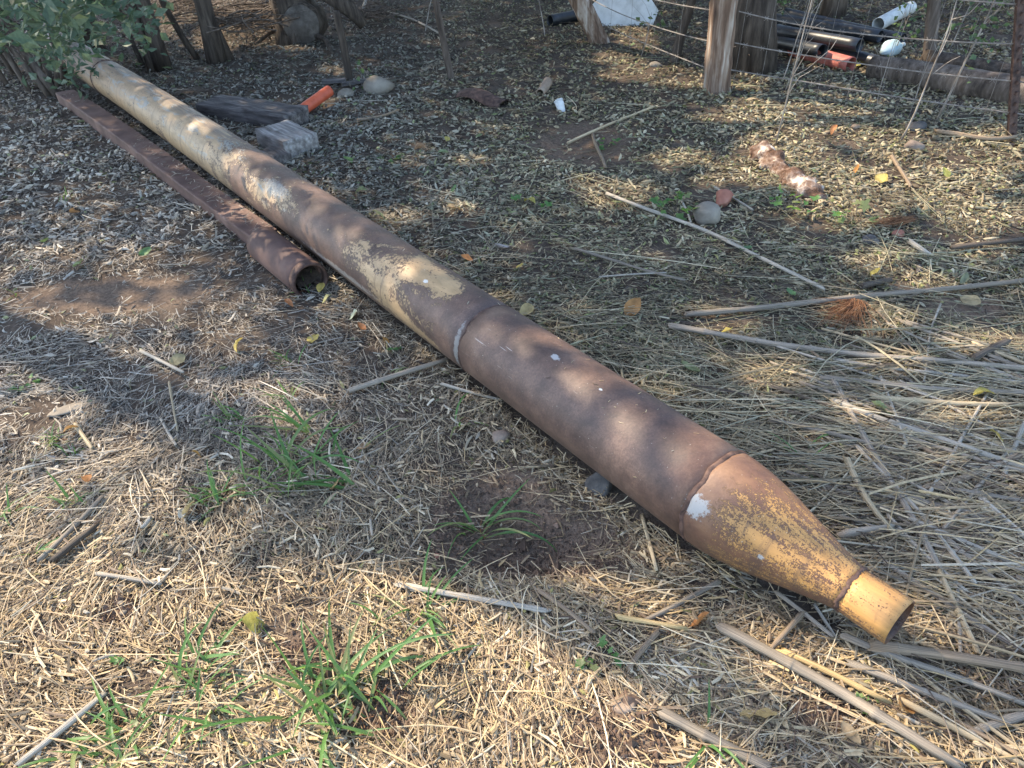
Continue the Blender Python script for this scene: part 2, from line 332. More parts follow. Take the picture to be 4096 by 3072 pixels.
def splat(s0, t0, rs, rt, colr, edge=.35, amt=.8):
    global col
    a = k.math('POWER', k.math('DIVIDE', k.math('SUBTRACT', s_, s0), rs), 2.); c_ = k.math('POWER', k.math('DIVIDE', k.math('SUBTRACT', th, t0), rt), 2.)
    d = k.math('ADD', k.math('ADD', a, c_), k.math('MULTIPLY', k.math('SUBTRACT', k.noise(obj, 70, 6., .8), .5), 7.))
    col = k.mix(k.math('MULTIPLY', k.step(d, 1.+edge, 1.-edge), amt), col, colr)
splat(.70, 2.62, .030, .20, (.33, .34, .33)); splat(.52, 2.86, .008, .06, (.36, .36, .34)); splat(1.335, 1.72, .016, .07, (.4, .385, .36), .3); splat(1.13, 1.78, .006, .03, (.66, .66, .63))
splat(3.32, 2.2, .12, .25, (.31, .325, .305), .8, .6); splat(2.02, 1.95, .012, .05, (.62, .60, .55), .1); splat(1.72, 2.9, .012, .6, (.36, .33, .29), .6, .6); splat(2.6, 3.35, .3, .12, (.40, .36, .30), .4, .5)
ins = k.attr('inside').outputs['Fac']; col = k.mix(ins, col, k.mix(1., rust, (.55, .48, .42), 'MULTIPLY'))
k.L(col, b.inputs['Base Color']); b.inputs['Specular IOR Level'].default_value = .5
k.L(k.mix(paintf, (.58, .58, .58), (.55, .55, .55)), b.inputs['Roughness'])
h = k.math('ADD', k.math('MULTIPLY', paintf, .35), k.math('ADD', k.math('MULTIPLY', rf, .35), k.math('MULTIPLY', rn, .5)))
k.bump(b, h, .0028, .8)
M_['pipe'] = m

# ------------------------------------------------------------------ ground
def graded(lo, hi, a, bb, step):
    mid = np.arange(a, bb, step); out = [bb]; d = step
    while out[-1] < hi: d *= 1.18; out.append(out[-1]+d)
    inn = [a]; d = step
    while inn[-1] > lo: d *= 1.18; inn.append(inn[-1]-d)
    return np.concatenate([inn[:0:-1], mid, out])
gx = graded(-90, 90, -2.6, 3.2, .03); gy = graded(-20, 120, .4, 6.2, .03)
X, Y = np.meshgrid(gx, gy); Z = HT(X, Y)
mb = MB(); nx_, ny_ = len(gx), len(gy)
ii = (np.arange(ny_-1)[:, None]*nx_+np.arange(nx_-1)[None]).ravel()
me = bpy.data.meshes.new('ground'); me.from_pydata(np.stack([X.ravel(), Y.ravel(), Z.ravel()], 1).tolist(), [], np.stack([ii, ii+1, ii+nx_+1, ii+nx_], 1).tolist())
at = me.attributes.new('bare', 'FLOAT', 'POINT'); at.data.foreach_set('value', bare(X, Y).ravel())
me.polygons.foreach_set('use_smooth', [True]*len(me.polygons)); me.materials.append(M_['soil'])
tag(link('ground', me), kind='structure')

# ------------------------------------------------------------------ the big pipe
AZ, OFF = .6337534, 1.1703428; PR = .1365
PD = np.array([-math.sin(AZ), math.cos(AZ), 0]); PN = np.array([math.cos(AZ), math.sin(AZ), 0])
def axis(s):
    s = np.asarray(s, float); q = (s-3)/4
    return PN*(OFF-.02285*q**2-.04101*q**3)[..., None]+PD*s[..., None]+np.array([0, 0, 1.])*(PR+.01+.02468*q**2+.00868*q**3)[..., None]
pipe = empty('rusty_pipe', tuple(axis(1.5)*np.array([1, 1, 0])), 'very long thick steel pipe, rust brown and yellow, tapering to a narrow open spout', 'pipe')
def pipe_piece(name, s0, s1, ro=None, ds=.08, sides=56, wall=.009):
    ss = np.linspace(s0, s1, max(3, int((s1-s0)/ds)+1)); r = np.full(len(ss), PR) if ro is None else ro(ss)
    P = axis(ss); mb = MB(); v, f, L, th_ = hollow(mb, P, r, r-wall, sides)
    n = len(ss); sv = np.tile(np.repeat(ss, sides+1), 2); tv = np.tile(np.tile(th_, n), 2)
    tv = (2*PI-tv)  % (2*PI) if frames(P)[1][0]@PN < 0 and False else tv
    mb.add(v, f, s=sv, th=tv, inside=np.repeat([0., 1.], len(v)//2)); return mb.obj(name, M_['pipe'], pipe)
def red_r(ss):
    q = np.clip((ss-.345)/(.715-.345), 0, 1); e = .45*q*q*(3-2*q)+.55*np.sin(q*PI/2)
    return .057+(PR-.057)*np.clip(e, 0, 1)
pipe_piece('outlet_stub', .232, .345, lambda s: np.full(len(s), .0565), .02, 48, .006)
pipe_piece('reducer', .346, .722, red_r, .015, 56, .008)
pipe_piece('pipe_section', .724, 1.700); pipe_piece('pipe_section', 1.702, 6.68); pipe_piece('pipe_section', 6.682, 8.72)
def weld(s0, r, w=.006, lump=.22, seed=1):
    lump *= 1.5
    sides = 72; g = np.random.default_rng(seed); c = axis(np.array([s0]))[0]; T = axis(np.array([s0+.01]))[0]-axis(np.array([s0-.01]))[0]; T /= np.linalg.norm(T)
    A = np.cross(T, [0, 0, 1.]); A /= np.linalg.norm(A); B = np.cross(A, T); vs_, fs = [], []
    wob = np.convolve(np.tile(g.normal(0, 1, sides), 3), np.ones(3)/3, 'same')[sides:2*sides]
    for i in range(sides):
        a = 2*PI*i/sides; d = math.cos(a)*A+math.sin(a)*B; off = wob[i]*.0035
        for j in range(6):
            p = PI*j/5; rr = r-.001+w*.62*math.sin(p)*(1+lump*g.normal()); vs_.append(c+T*(off-w*math.cos(p)*1.2)+d*rr)
    for i in range(sides):
        for j in range(5): k0, k1 = i*6+j, ((i+1) % sides)*6+j; fs.append((k0, k1, k1+1, k0+1))
    mb = MB(); mb.add(vs_, fs); return mb.obj('weld_seam', M_['rust_dark'], pipe)
weld(.723, PR, .006, .25, 1); weld(1.701, PR, .0035, .25, 2); weld(6.681, PR, .008, .3, 3); weld(.3455, .057, .005, .3, 4)

# ------------------------------------------------------------------ beam and short pipe beside it
def lathe_box(P0, P1, wdt, hgt, name, mat, lab, cat, wall=.006):
    pass
b0, b1 = np.array([-3.56, 6.1, .0]), np.array([-1.22, 3.19, .0])
bd = (b1-b0)/np.linalg.norm(b1-b0); bs = np.cross([0, 0, 1], bd)              # bs points to the pipe side
if bs[0] < 0: bs = -bs
beam = empty('steel_beam', tuple((b0+b1)/2), 'long rust brown hollow steel beam lying beside the thick pipe', 'beam')
W, Hh, tk = .135, .085, .006
def extr(name, prof, parent, mat, n=30, sag=.0):
    ss = np.linspace(0, 1, n); vs_ = []; m_ = len(prof)
    for q in ss:
        o = b0+(b1-b0)*q+np.array([0, 0, -.004+.012*math.sin(q*5)])
        for (u, z) in prof: vs_.append(o+bs*u+np.array([0, 0, z]))
    fs = [(i*m_+j, i*m_+(j+1) % m_, (i+1)*m_+(j+1) % m_, (i+1)*m_+j) for i in range(n-1) for j in range(m_)]
    fs += [tuple(range(m_))[::-1], tuple((n-1)*m_+j for j in range(m_))]
    mb = MB(); mb.add(vs_, fs); return mb.obj(name, mat, parent, False)
r_ = .008
extr('top_flange', [(r_, Hh), (.003, Hh-.002), (0, Hh-r_), (tk, Hh-r_), (tk+.002, Hh-tk), (W, Hh-tk-.002), (W, Hh-.001)], beam, M_['rust'])
extr('side_web', [(0, Hh-r_-.0005), (0, -.02), (tk, -.02), (tk, Hh-r_-.0005)], beam, M_['rust'])
extr('back_web', [(W-tk, Hh-tk-.004), (W-tk, -.02), (W-.001, -.02), (W-.001, Hh-tk-.004)], beam, M_['rust'])
sc0 = G(1060, 985, .05); sc1 = np.array([-.885, 2.80, 0])
sd = (sc1-sc0)*np.array([1, 1, 0]); sd /= np.linalg.norm(sd)
stub = empty('short_pipe', (sc1[0], sc1[1], 0), 'short dark rusty pipe stub, half buried with its open end showing', 'pipe')
mb = MB(); ss = np.linspace(-.42, .02, 12); PP = np.array([[sc1[0], sc1[1], .052]]*12)+sd*ss[:, None]; PP[:, 2] -= (ss)*.02
v, f, L, th_ = hollow(mb, PP, .084, .070, 40); mb.add(v, f); mb.obj('pipe_wall', M_['rust'], stub)
mb = MB(); v, f, L, th_ = hollow(mb, PP[-2:]+sd*.0405, np.array([.0835, .082]), np.array([.0705, .0715]), 40); mb.add(v, f); mb.obj('cut_rim', M_['rust_dark'], stub)

mb = MB(); c0 = PP[-1]-sd*.03; A_ = np.array([sd[1], -sd[0], 0]); g = np.random.default_rng(3); vs_ = []
for i in range(9):
    for j in range(11):
        u = -.07+.14*j/10; dpt = .13*i/8; lim = math.sqrt(max(0, .0701**2-u*u)); z_ = min(lim, -.028+.055*i/8+.008*g.normal()); z_ = max(z_, -lim); vs_.append(c0+np.array([0, 0, .0])+A_*u-sd*(dpt-.03)+np.array([0, 0, z_]))
mb.add(vs_, [(i*11+j, i*11+j+1, (i+1)*11+j+1, (i+1)*11+j) for i in range(8) for j in range(10)]); mb.obj('debris_plug', M_['soil'], stub)
# ------------------------------------------------------------------ trees, posts and other standing things
def pt(px, py, z=0.): p = G(px, py, z); return np.array([p[0], p[1], float(HT(p[0], p[1]))+z])
def atY(px, py, Y):
    D = (px-CX)/FPX*_R-(py-CY)/FPX*_U+_f; return np.array([0, 0, CAM_H])+D*(Y/D[1])
def curve(p0, p1, n=10, bend=.08, seed=0, sag=0.):
    g = np.random.default_rng(seed); p0 = np.asarray(p0, float); p1 = np.asarray(p1, float); q = np.linspace(0, 1, n)[:, None]
    L = np.linalg.norm(p1-p0); side = g.normal(0, 1, 3); d = (p1-p0)/L; side -= d*(side@d); side /= np.linalg.norm(side)
    w1 = np.sin(q*PI)*bend*L + .4*bend*L*np.sin(q*PI*2+g.uniform(0, 6))*q*(1-q)*3
    P = p0+(p1-p0)*q+side*w1; P[:, 2] -= (sag*L*4*q*(1-q))[:, 0]; return P
def leaf_cloud(C, size, col, elong=1.8, flat=.5, seed=0):
    "folded leaf-sized diamonds at the points C"
    g = np.random.default_rng(seed); n = len(C); d = g.normal(0, 1, (n, 3)); d[:, 2] *= .5; d[:, 2] -= .25; d /= np.linalg.norm(d, axis=1, keepdims=True)
    u = g.normal(0, 1, (n, 3)); u[:, 2] += 1.2; s = np.cross(d, u); s /= np.linalg.norm(s, axis=1, keepdims=True); nn = np.cross(s, d)
    sz = (np.broadcast_to(size, (n,))*g.uniform(.6, 1.3, n))[:, None]; wd = sz/elong/2
    v = np.stack([C-d*sz*.5, C+s*wd+nn*sz*.08, C+d*sz*.5-nn*sz*.1, C-s*wd+nn*sz*.08], 1)
    c4 = np.repeat(col[:, None, :], 4, 1)
    k_ = np.arange(n)[:, None]*4
    f = np.concatenate([k_+np.array([[0, 1, 2]]), k_+np.array([[0, 2, 3]])])
    return v.reshape(-1, 3), f, c4.reshape(-1, 3)
def fastmesh(name, v, f, col, mat, parent=None, smooth=False):
    "mesh from arrays, faces all of one length, colours per vertex in attribute Col"
    v = np.ascontiguousarray(v, np.float32); f = np.ascontiguousarray(f, np.int32); m_ = f.shape[1]; nf = len(f)
    me = bpy.data.meshes.new(name); me.vertices.add(len(v)); me.vertices.foreach_set('co', v.ravel())
    me.loops.add(nf*m_); me.loops.foreach_set('vertex_index', f.ravel()); me.polygons.add(nf)
    me.polygons.foreach_set('loop_start', np.arange(nf, dtype=np.int32)*m_)
    me.polygons.foreach_set('use_smooth', np.full(nf, smooth))
    if col is not None:
        a = me.attributes.new('Col', 'FLOAT_COLOR', 'POINT'); a.data.foreach_set('color', np.ascontiguousarray(np.concatenate([col, np.ones((len(col), 1))], 1), np.float32).ravel())
    me.update(calc_edges=True); me.materials.append(mat)
    return link(name, me, parent)
def leafcols(n, seed=0, dark=(.045, .085, .032), light=(.10, .17, .06)):
    g = np.random.default_rng(seed); q = g.beta(1.6, 1.8, n)[:, None]; return np.array(dark)*(1-q)+np.array(light)*q

# --- where the sun comes through the trees: spots (photo px, radius px, height)
SUNPOLY = np.array([(-900, 1130), (120, 1120), (300, 1190), (560, 1225), (760, 1245), (930, 1190), (1130, 1215), (1300, 1175), (1450, 1170), (1530, 1240), (1640, 1325), (1760, 1415), (1900, 1480), (2060, 1560), (2300, 1650), (3000, 1900), (3000, 4000), (-900, 4000)])*1.8517
def inpoly(x, y, P):
    c = np.zeros(x.shape, bool); n = len(P)
    for i in range(n):
        x0, y0 = P[i]; x1, y1 = P[(i+1) % n]
        cond = ((y0 > y) != (y1 > y)) & (x < (x1-x0)*(y-y0)/(y1-y0+1e-9)+x0); c ^= cond
    return c
SPOTS = [(1700, 350, 120, 34, 0), (1980, 400, 200, 36, 0), (2130, 330, 90, 40, 0), (1830, 470, 120, 26, 0), (230, 1040, 55, 30, 0), (60, 890, 60, 22, 0), (85, 720, 45, 22, 0), (300, 560, 25, 12, 0), (1240, 790, 30, 22, .2), (1330, 850, 60, 36, .24), (1430, 925, 100, 62, .25), (1575, 985, 45, 28, .25), (1640, 1080, 70, 50, .22), (1780, 1200, 120, 70, .16), (1900, 1300, 90, 60, .15),
         (700, 415, 28, 9, .27), (590, 340, 22, 6, .27), (375, 225, 12, 6, .27), (450, 270, 12, 5, .27), (318, 172, 12, 6, .27), (365, 205, 10, 8, .27), (520, 420, 12, 6, .25), (640, 480, 14, 8, .24),
         (575, 485, 45, 18, 0), (660, 540, 18, 12, 0), (1760, 380, 230, 26, 0), (2050, 345, 170, 30, 0), (1900, 430, 160, 22, 0), (2120, 470, 120, 28, 0), (1640, 250, 120, 16, 0), (1820, 235, 110, 16, 0), (1880, 300, 130, 14, 0), (1720, 300, 90, 12, 0), (1350, 125, 60, 10, 0), (1400, 160, 110, 10, 0),
         (1490, 175, 60, 8, 0), (1340, 430, 60, 14, 0), (1300, 405, 60, 8, 0), (1480, 345, 60, 8, 0), (1660, 330, 28, 12, .1), (1750, 425, 24, 10, .1), (1560, 60, 9, 60, .35), (1548, 150, 7, 40, .2), (1330, 25, 40, 26, .25), (1800, 115, 60, 12, .1), (1950, 140, 60, 12, 0),
         (1900, 560, 60, 14, 0), (2000, 610, 60, 12, 0), (1850, 665, 60, 10, 0), (1930, 700, 70, 12, 0), (2120, 540, 60, 12, 0), (2140, 740, 70, 16, 0), (1700, 800, 50, 12, 0), (1960, 790, 60, 14, 0), (2100, 900, 40, 18, 0), (1870, 900, 30, 18, 0), (1590, 700, 40, 10, 0),
         (810, 185, 18, 5, .1), (600, 262, 25, 5, .1), (690, 205, 12, 4, .05), (520, 40, 70, 42, 0), (470, 85, 50, 24, 0), (400, 25, 60, 26, 0), (560, 75, 40, 22, 0), (640, 90, 40, 12, 0), (350, 60, 30, 20, 0), (340, 10, 40, 20, 0), (720, 150, 20, 6, 0), (880, 350, 40, 8, 0), (1010, 350, 30, 6, 0), (860, 470, 40, 8, 0), (1000, 460, 30, 6, 0)]
def sunlit(C):
    "does the sun reach the place that a leaf at C would shade"
    hit = np.zeros(len(C), bool)
    heights = sorted({q[4] for q in SPOTS})
    for z in heights:
        P = C-SUN[None]*((C[:, 2]-z)/SUN[2])[:, None]; x, y, d = proj(P); ok = d > .3
        if z == 0:
            jx = (noise(P[:, 0], P[:, 1], 7, 41, 2)-.5)*150; jy = (noise(P[:, 0], P[:, 1], 7, 43, 2)-.5)*150
            hit |= ok & inpoly(x+jx, y+jy, SUNPOLY); hit |= (d <= .3)
        wob = .55+.9*noise(P[:, 0], P[:, 1], 9 if z == 0 else 14, 47, 2)
        for (sx, sy, rx, ry, zz) in SPOTS:
            if zz == z: e_ = .05*FPX/np.maximum(d, .3); hit |= ok & ((((x-sx*1.8517)/(rx*1.8517+e_))**2+((y-sy*1.8517)/(ry*1.8517+e_*.6))**2)*wob < 1)
    return hit
def tree(name, base, r0, top, label, mat='bark', group=None, lean_seed=0, limbs=5, stems=None):
    root = empty(name, tuple(base), label, 'tree', group); mb = MB()
    P = curve(base-np.array([0, 0, .05]), top, 14, .03, lean_seed); q = np.linspace(0, 1, 14)
    tube(mb, P, r0*(1-.6*q)*(1+.35*np.exp(-q*22)), 14, rough=.05, seed=lean_seed)
    g = np.random.default_rng(lean_seed+90)
    for (b2, t2, r2) in (stems or []): Q = curve(b2, t2, 10, .05, lean_seed+int(r2*1e4)); tube(mb, Q, np.linspace(r2, r2*.5, 10), 10, rough=.05, seed=3)
    tips = []
    for i in range(limbs):
        a = g.uniform(0, 2*PI); j = int(14*g.uniform(.45, .9)); L = g.uniform(1.2, 2.6); e = P[j]+np.array([math.cos(a)*L, math.sin(a)*L, L*g.uniform(.35, .8)])
        Q = curve(P[j], e, 8, .1, lean_seed+i); tube(mb, Q, np.linspace(r0*.35, r0*.08, 8), 7); tips.append(e)
    mb.obj('trunk', M_[mat], root); root['_tips'] = [0]; del root['_tips']
    return root
def up(base, h, dx, dy): return base+np.array([dx, dy, h])
def ext(b, px, py, h): e = atY(px, py, b[1]); return b+(e-b)/(e[2]-b[2])*h
trees = []
T1 = pt(380, 205); trees.append((tree('dark_tree', T1, .085, ext(T1, 290, 0, 5), 'leaning dark tree trunk standing just behind the far end of the thick pipe', 'bark_dark', None, 1, 5, [(T1+np.array([-.2, .2, -.05]), ext(T1+np.array([-.2, .2, 0]), 240, 0, 3.), .045), (T1+np.array([-.32, .3, -.05]), ext(T1+np.array([-.32, .3, 0]), 205, 0, 2.5), .025)]), T1))
T2 = pt(655, 275); trees.append((tree('dark_tree', T2, .065, ext(T2, 572, 0, 4.6), 'forked tree with two slim trunks from one foot, second from the pipe end', 'bark_dark', None, 2, 5, [(T2+np.array([-.09, -.02, -.05]), ext(T2+np.array([-.09, -.02, 0]), 490, 0, 2.6), .055), (T2+np.array([-.2, .06, -.05]), ext(T2+np.array([-.2, .06, 0]), 430, 0, 2.), .022)]), T2))
T3 = pt(870, 245); trees.append((tree('dark_tree', T3, .075, ext(T3, 805, 0, 4.8), 'three-stemmed tree nearest to the sawn stump', 'bark_dark', None, 3, 5, [(T3+np.array([.1, .05, -.05]), ext(T3+np.array([.1, .05, 0]), 835, 0, 2.8), .055), (T3+np.array([-.2, .1, -.05]), ext(T3+np.array([-.2, .1, 0]), 690, 0, 2.4), .03)]), T3))
T4 = pt(2985, 270); trees.append((tree('rough_tree', T4, .20, up(T4, 6, .2, .3), 'broad rough barked tree trunk right behind the weathered fence post', 'bark_dark', None, 4, 7), T4))
T5 = pt(3325, 75); trees.append((tree('rough_tree', T5, .10, up(T5, 5.5, .15, .3), 'plain brown tree trunk behind the black pipes', 'bark', None, 5, 5), T5))
for i, (x, y, h_) in enumerate([(-5.6, 4.6, 8.5), (-8., 9., 9.), (-4.2, 13, 9.), (.6, 13.2, 9), (4.9, 12, 8.5)]):
    Bp = np.array([x, y, float(HT(x, y))]); trees.append((tree('shade_tree', Bp, .18, up(Bp, h_, .5-i*.1, -.3), ['big shade tree beside the shrub on the near side of the beam', 'big shade tree beyond the shrub at the pipe end', 'big shade tree far behind the slim trunks', 'big shade tree far behind the sapling', 'big shade tree far behind the grey plastic pipe'][i], 'bark', None, 20+i, 7), Bp))
# canopy: leaves in the crowns over the whole row; gaps where the sun comes through
nC = 150000
gp = np.stack([rng.uniform(-8.5, 6.5, nC), rng.uniform(.6, 15, nC)], 1); zz = rng.uniform(4.2, 8.6, nC)
C = np.stack([gp[:, 0], gp[:, 1], np.zeros(nC)], 1)+SUN[None]*(zz/SUN[2])[:, None]
dens = noise(gp[:, 0], gp[:, 1], 2.2, 61, 3)
_gx, _gy, _gd = proj(np.stack([gp[:, 0], gp[:, 1], np.zeros(nC)], 1)); thin = np.clip((1000-_gx/1.8517)/500, 0, 1)*np.clip((_gy/1.8517-300)/350, 0, 1)*(_gd > .3)
keep = (rng.random(nC) > .80*thin) & (~sunlit(C)) & (rng.random(nC) < np.clip(.50+1.0*dens, 0, 1))
C = C[keep]; TB = np.array([tb for _, tb in trees]); own = np.argmin(((C[:, None, :2]-TB[None, :, :2])**2).sum(2), 1)
for i, (root, tb) in enumerate(trees):
    c_ = C[own == i]
    if len(c_) < 5: continue
    v, f, cc = leaf_cloud(c_, .15, leafcols(len(c_), i), 1.7, seed=i)
    o = fastmesh('crown', v, f, cc, M_['leaf'], root)

# --- shrub in front of the pipe's far end
SB = pt(228, 398); shrub = empty('leafy_shrub', tuple(SB), 'many-stemmed leafy shrub leaning left over the far end of beam and pipe', 'shrub')
g = np.random.default_rng(5); mb_tw = MB(); leafpts = []
SHS = [((238, 384), (26, 40)), ((205, 384), (0, 106)), ((190, 372), (10, 190)), ((150, 350), (0, 60)), ((225, 350), (110, 20)), ((250, 330), (170, 60)), ((100, 330), (-120, 100)), ((60, 300), (-100, 0)), ((30, 340), (-160, 160)), ((215, 375), (60, 120)), ((120, 365), (-60, 170)), ((260, 320), (230, 90)), ((10, 260), (-160, 20)), ((160, 300), (60, 0)), ((235, 380), (120, 190))]
for i, (pa, pb) in enumerate(SHS):
    base = pt(*pa)-np.array([0, 0, .03]); e = ext(base, pb[0], pb[1], 1.5+.4*g.random()); e[1] += g.uniform(-.1, .3)
    L = 1.6
    P = curve(base, e, 12, .07, 100+i); r0 = g.uniform(.012, .028) if i else .036
    mbs = MB(); tube(mbs, P, np.linspace(r0, r0*.35, 12), 8, rough=.04, seed=i); mbs.obj('stem', M_['bark'], shrub)
    for j in range(3, 12):
        for q in range(2):
            e2 = P[j]+np.array([g.normal(.1, .28), g.normal(-.1, .25), g.normal(-.02, .18)])
            if e2[2] < .12: continue
            Q = curve(P[j], e2, 5, .12, i*50+j*3+q); tube(mb_tw, Q, np.linspace(.0045, .0018, 5), 4, cap=False)
            for pp in Q[1:]:
                for _ in range(2 if g.random() < .7 else 0): leafpts.append(pp+g.normal(0, .05, 3))
# low hanging leafy sprays by the trunks
for (px, py, z, nn) in [(410, 195, .35, 26), (430, 180, .45, 20), (560, 170, .55, 26), (530, 120, .6, 24), (470, 60, .8, 30), (300, 60, 1., 60), (250, 110, .9, 50), (330, 30, 1.05, 50), (170, 40, 1.1, 70), (560, 30, .9, 24), (120, 90, 1., 50), (300, 290, .28, 20), (260, 310, .3, 20), (215, 250, .5, 30), (230, 180, .7, 40), (180, 130, .8, 40), (80, 30, 1.15, 60), (420, 20, 1.05, 40)]:
    c0 = G(px, py, z); yb = 6.35
    c0 = np.array([0, 0, CAM_H])+(c0-np.array([0, 0, CAM_H]))*(6.1/c0[1] if c0[1] > 6.6 else 1.)
    Q = curve(c0+np.array([-.35, .1, .22]), c0, 6, .1, nn); tube(mb_tw, Q, np.linspace(.004, .0015, 6), 4, cap=False)
    for _ in range(int(nn*1.1)): leafpts.append(c0+g.normal(0, 1, 3)*np.array([.09, .1, .07]))
mb_tw.obj('twigs', M_['bark_dark'], shrub)
LP = np.array(leafpts); LP = LP[(LP[:, 2] > .05)]
v, f, cc = leaf_cloud(LP, .066, leafcols(len(LP), 3, (.04, .075, .042), (.125, .17, .10)), 1.7, seed=9)
fastmesh('foliage', v, f, cc, M_['leaf'], shrub)

# --- dense shrubs behind the fence, added to block sky light from the back
for i, (x, y, hh, lab) in enumerate([(-.6, 11.6, 3.2, 'dense dark shrub added behind the sapling to block sky light'), (1.5, 11.2, 3.4, 'dense dark shrub added behind the white slab to block sky light'), (3.4, 10.2, 3.4, 'dense dark shrub added behind the broad rough trunk to block sky light'), (5.4, 9.6, 3.6, 'dense dark shrub added behind the grey plastic pipe to block sky light'), (7.2, 8.0, 3.6, 'dense dark shrub added beyond the steel post to block sky light'), (7.4, 5.6, 3.2, 'dense dark shrub added at the far end of the brown log to block sky light')]):
    b_ = np.array([x, y, float(HT(x, y))]); r_s = empty('sky_block_shrub', tuple(b_), lab, 'shrub', 'dense dark shrubs added behind the fence to block sky light'); mb = MB()
    for j in range(7): e = b_+np.array([rng.normal(0, .7), rng.normal(0, .5), hh*rng.uniform(.5, .9)]); tube(mb, curve(b_-np.array([0, 0, .05]), e, 7, .08, i*9+j), np.linspace(.035, .012, 7), 6)
    mb.obj('stem', M_['bark_dark'], r_s); n_ = 4200; q = rng.normal(0, 1, (n_, 3)); q /= np.linalg.norm(q, axis=1, keepdims=True); q *= rng.random((n_, 1))**.4
    c_ = b_+np.array([0, 0, hh*.55])+q*np.array([1.25, .9, hh*.5]); c_ = c_[(c_[:, 2] > b_[2]+.1) & ~sunlit(c_)]
    v, f, cc = leaf_cloud(c_, .12, leafcols(len(c_), i+50, (.035, .07, .028), (.08, .14, .05)), 1.6, seed=i+60); fastmesh('foliage', v, f, cc, M_['leaf'], r_s)

# --- stump
SP = pt(1230, 165); stump = empty('tree_stump', tuple(SP), 'knobbly old stump with a round sawn face and black bark', 'stump')
mb = MB(); tube(mb, [SP+np.array([-.1, .1, -.1]), SP+np.array([-.08, .08, .15]), SP+np.array([-.12, .1, .5]), SP+np.array([-.2, .15, .9]), SP+np.array([-.25, .2, 2.2])], [.28, .21, .19, .15, .12], 18, rough=.1, seed=4); mb.obj('trunk', M_['bark_dark'], stump)
_c = atY(1205, 100, SP[1]-.12); limb0, limb1 = _c+np.array([-.02, .37, -.02]), _c
mb = MB(); tube(mb, [limb0, (limb0+limb1)/2, limb1], [.21, .20, .185], 18, rough=.06, seed=6); mb.obj('cut_limb', M_['bark_dark'], stump)
mb = MB(); dlm = (limb1-limb0)/np.linalg.norm(limb1-limb0); tube(mb, [limb1+dlm*.001, limb1+dlm*.006], [.182, .178], 24, rough=.03, seed=7); mb.obj('sawn_face', M_['cutface'], stump)
mb = MB(); tube(mb, curve(SP+np.array([.18, .1, .5]), SP+np.array([.6, .0, .12]), 8, .12, 3), np.linspace(.13, .05, 8), 10, rough=.12, seed=8); mb.obj('root_spur', M_['bark_dark'], stump)
for i, (a, b_, r) in enumerate([((1120, 115), (1020, 170), .025), ((1250, 140), (1330, 210), .03)]):
    mb = MB(); tube(mb, curve(pt(*a, .06), pt(*b_, .02), 8, .06, i), np.linspace(r, r*.6, 8), 8, rough=.08, seed=i); mb.obj('root', M_['bark_dark'], stump)

# --- stakes, sapling, posts
def pole(name, px, py, topx, r0, r1, mat, label, cat, n=14, sides=16, rough=.06, seed=0, bend=.02, group=None, sink=.08):
    B = pt(px, py); mb = MB(); e = atY(topx[0], topx[1], B[1]); d = (e-B)/max(e[2]-B[2], .1); P = curve(B-d*sink, B+d*topx[2], n, bend, seed); tube(mb, P, np.linspace(r0, r1, n), sides, rough=rough, seed=seed)
    o = mb.obj(name, M_[mat], None); 
    return tag(o, label, cat, group)
pole('stake', 1398, 322, (1361, 130, .52), .033, .030, 'bark_dark', 'dark upright stake between the sawn stump and the pale boulder', 'stake', rough=.04, seed=3)
pole('sapling', 1808, 322, (1750, 0, 1.7), .030, .016, 'bark', 'slim straight sapling with pale patchy bark near the middle of the fence line', 'tree', rough=.04, seed=5)
pole('wooden_post', 2865, 365, (2898, 0, 1.45), .096, .085, 'post_wood', 'upright split wooden fence post, grey on one side and red brown on the other', 'post', 24, 36, .10, 7, .012)
pole('wooden_post', 2400, 170, (2324, 0, 1.5), .085, .075, 'post_wood', 'leaning wooden fence post beside the white slab', 'post', 20, 30, .10, 8, .012)
pole('thin_trunk', 3715, 250, (3745, 0, 1.9), .05, .04, 'bark', 'thin grey tree trunk between the black pipes and the steel post', 'tree', rough=.04, seed=11)
pole('branch_prop', 2700, 258, (2770, 10, .8), .042, .03, 'bark_dark', 'dark crooked branch leaning against the broad rough trunk', 'branch', rough=.1, seed=12, bend=.05)
# steel post: an angle section
B = pt(4048, 548); _e = atY(4086, 0, B[1]); TL = (_e[0]-B[0])/(_e[2]-B[2]); mb = MB(); prof = [(-.032, -.004), (.032, -.004), (.032, .002), (.004, .002), (.003, .036), (-.003, .036), (-.004, .002), (-.032, .002)]
vs_ = []; fs = []; hs = np.linspace(-.1, 1.5, 12)
for hh in hs:
    for (u, v_) in prof:
        q = rotz(.35)@np.array([u, v_, 0]); vs_.append(B+q+np.array([TL*hh, .0, hh]))
for i in range(11):
    for j in range(8): fs.append((i*8+j, i*8+(j+1) % 8, (i+1)*8+(j+1) % 8, (i+1)*8+j))
mb.add(vs_, fs); sp = empty('steel_post', tuple(B), 'rusty steel fence post with a ribbed back, holding barbed wire', 'post')
mb.obj('shaft', M_['rust_dark'], sp, False)
mb = MB(); boxmesh(mb, (.012, .014, .02), (0, 0, 0), rotz(.35), 1, 1, 1); stud = mb.mesh('stud', M_['rust_dark'], False)
for hh in np.arange(.02, 1.4, .06): o = bpy.data.objects.new('stud', stud); COL.objects.link(o); o.parent = sp; o.location = rotz(.35)@np.array([0, -.011, 0])+np.array([TL*hh, 0, hh])

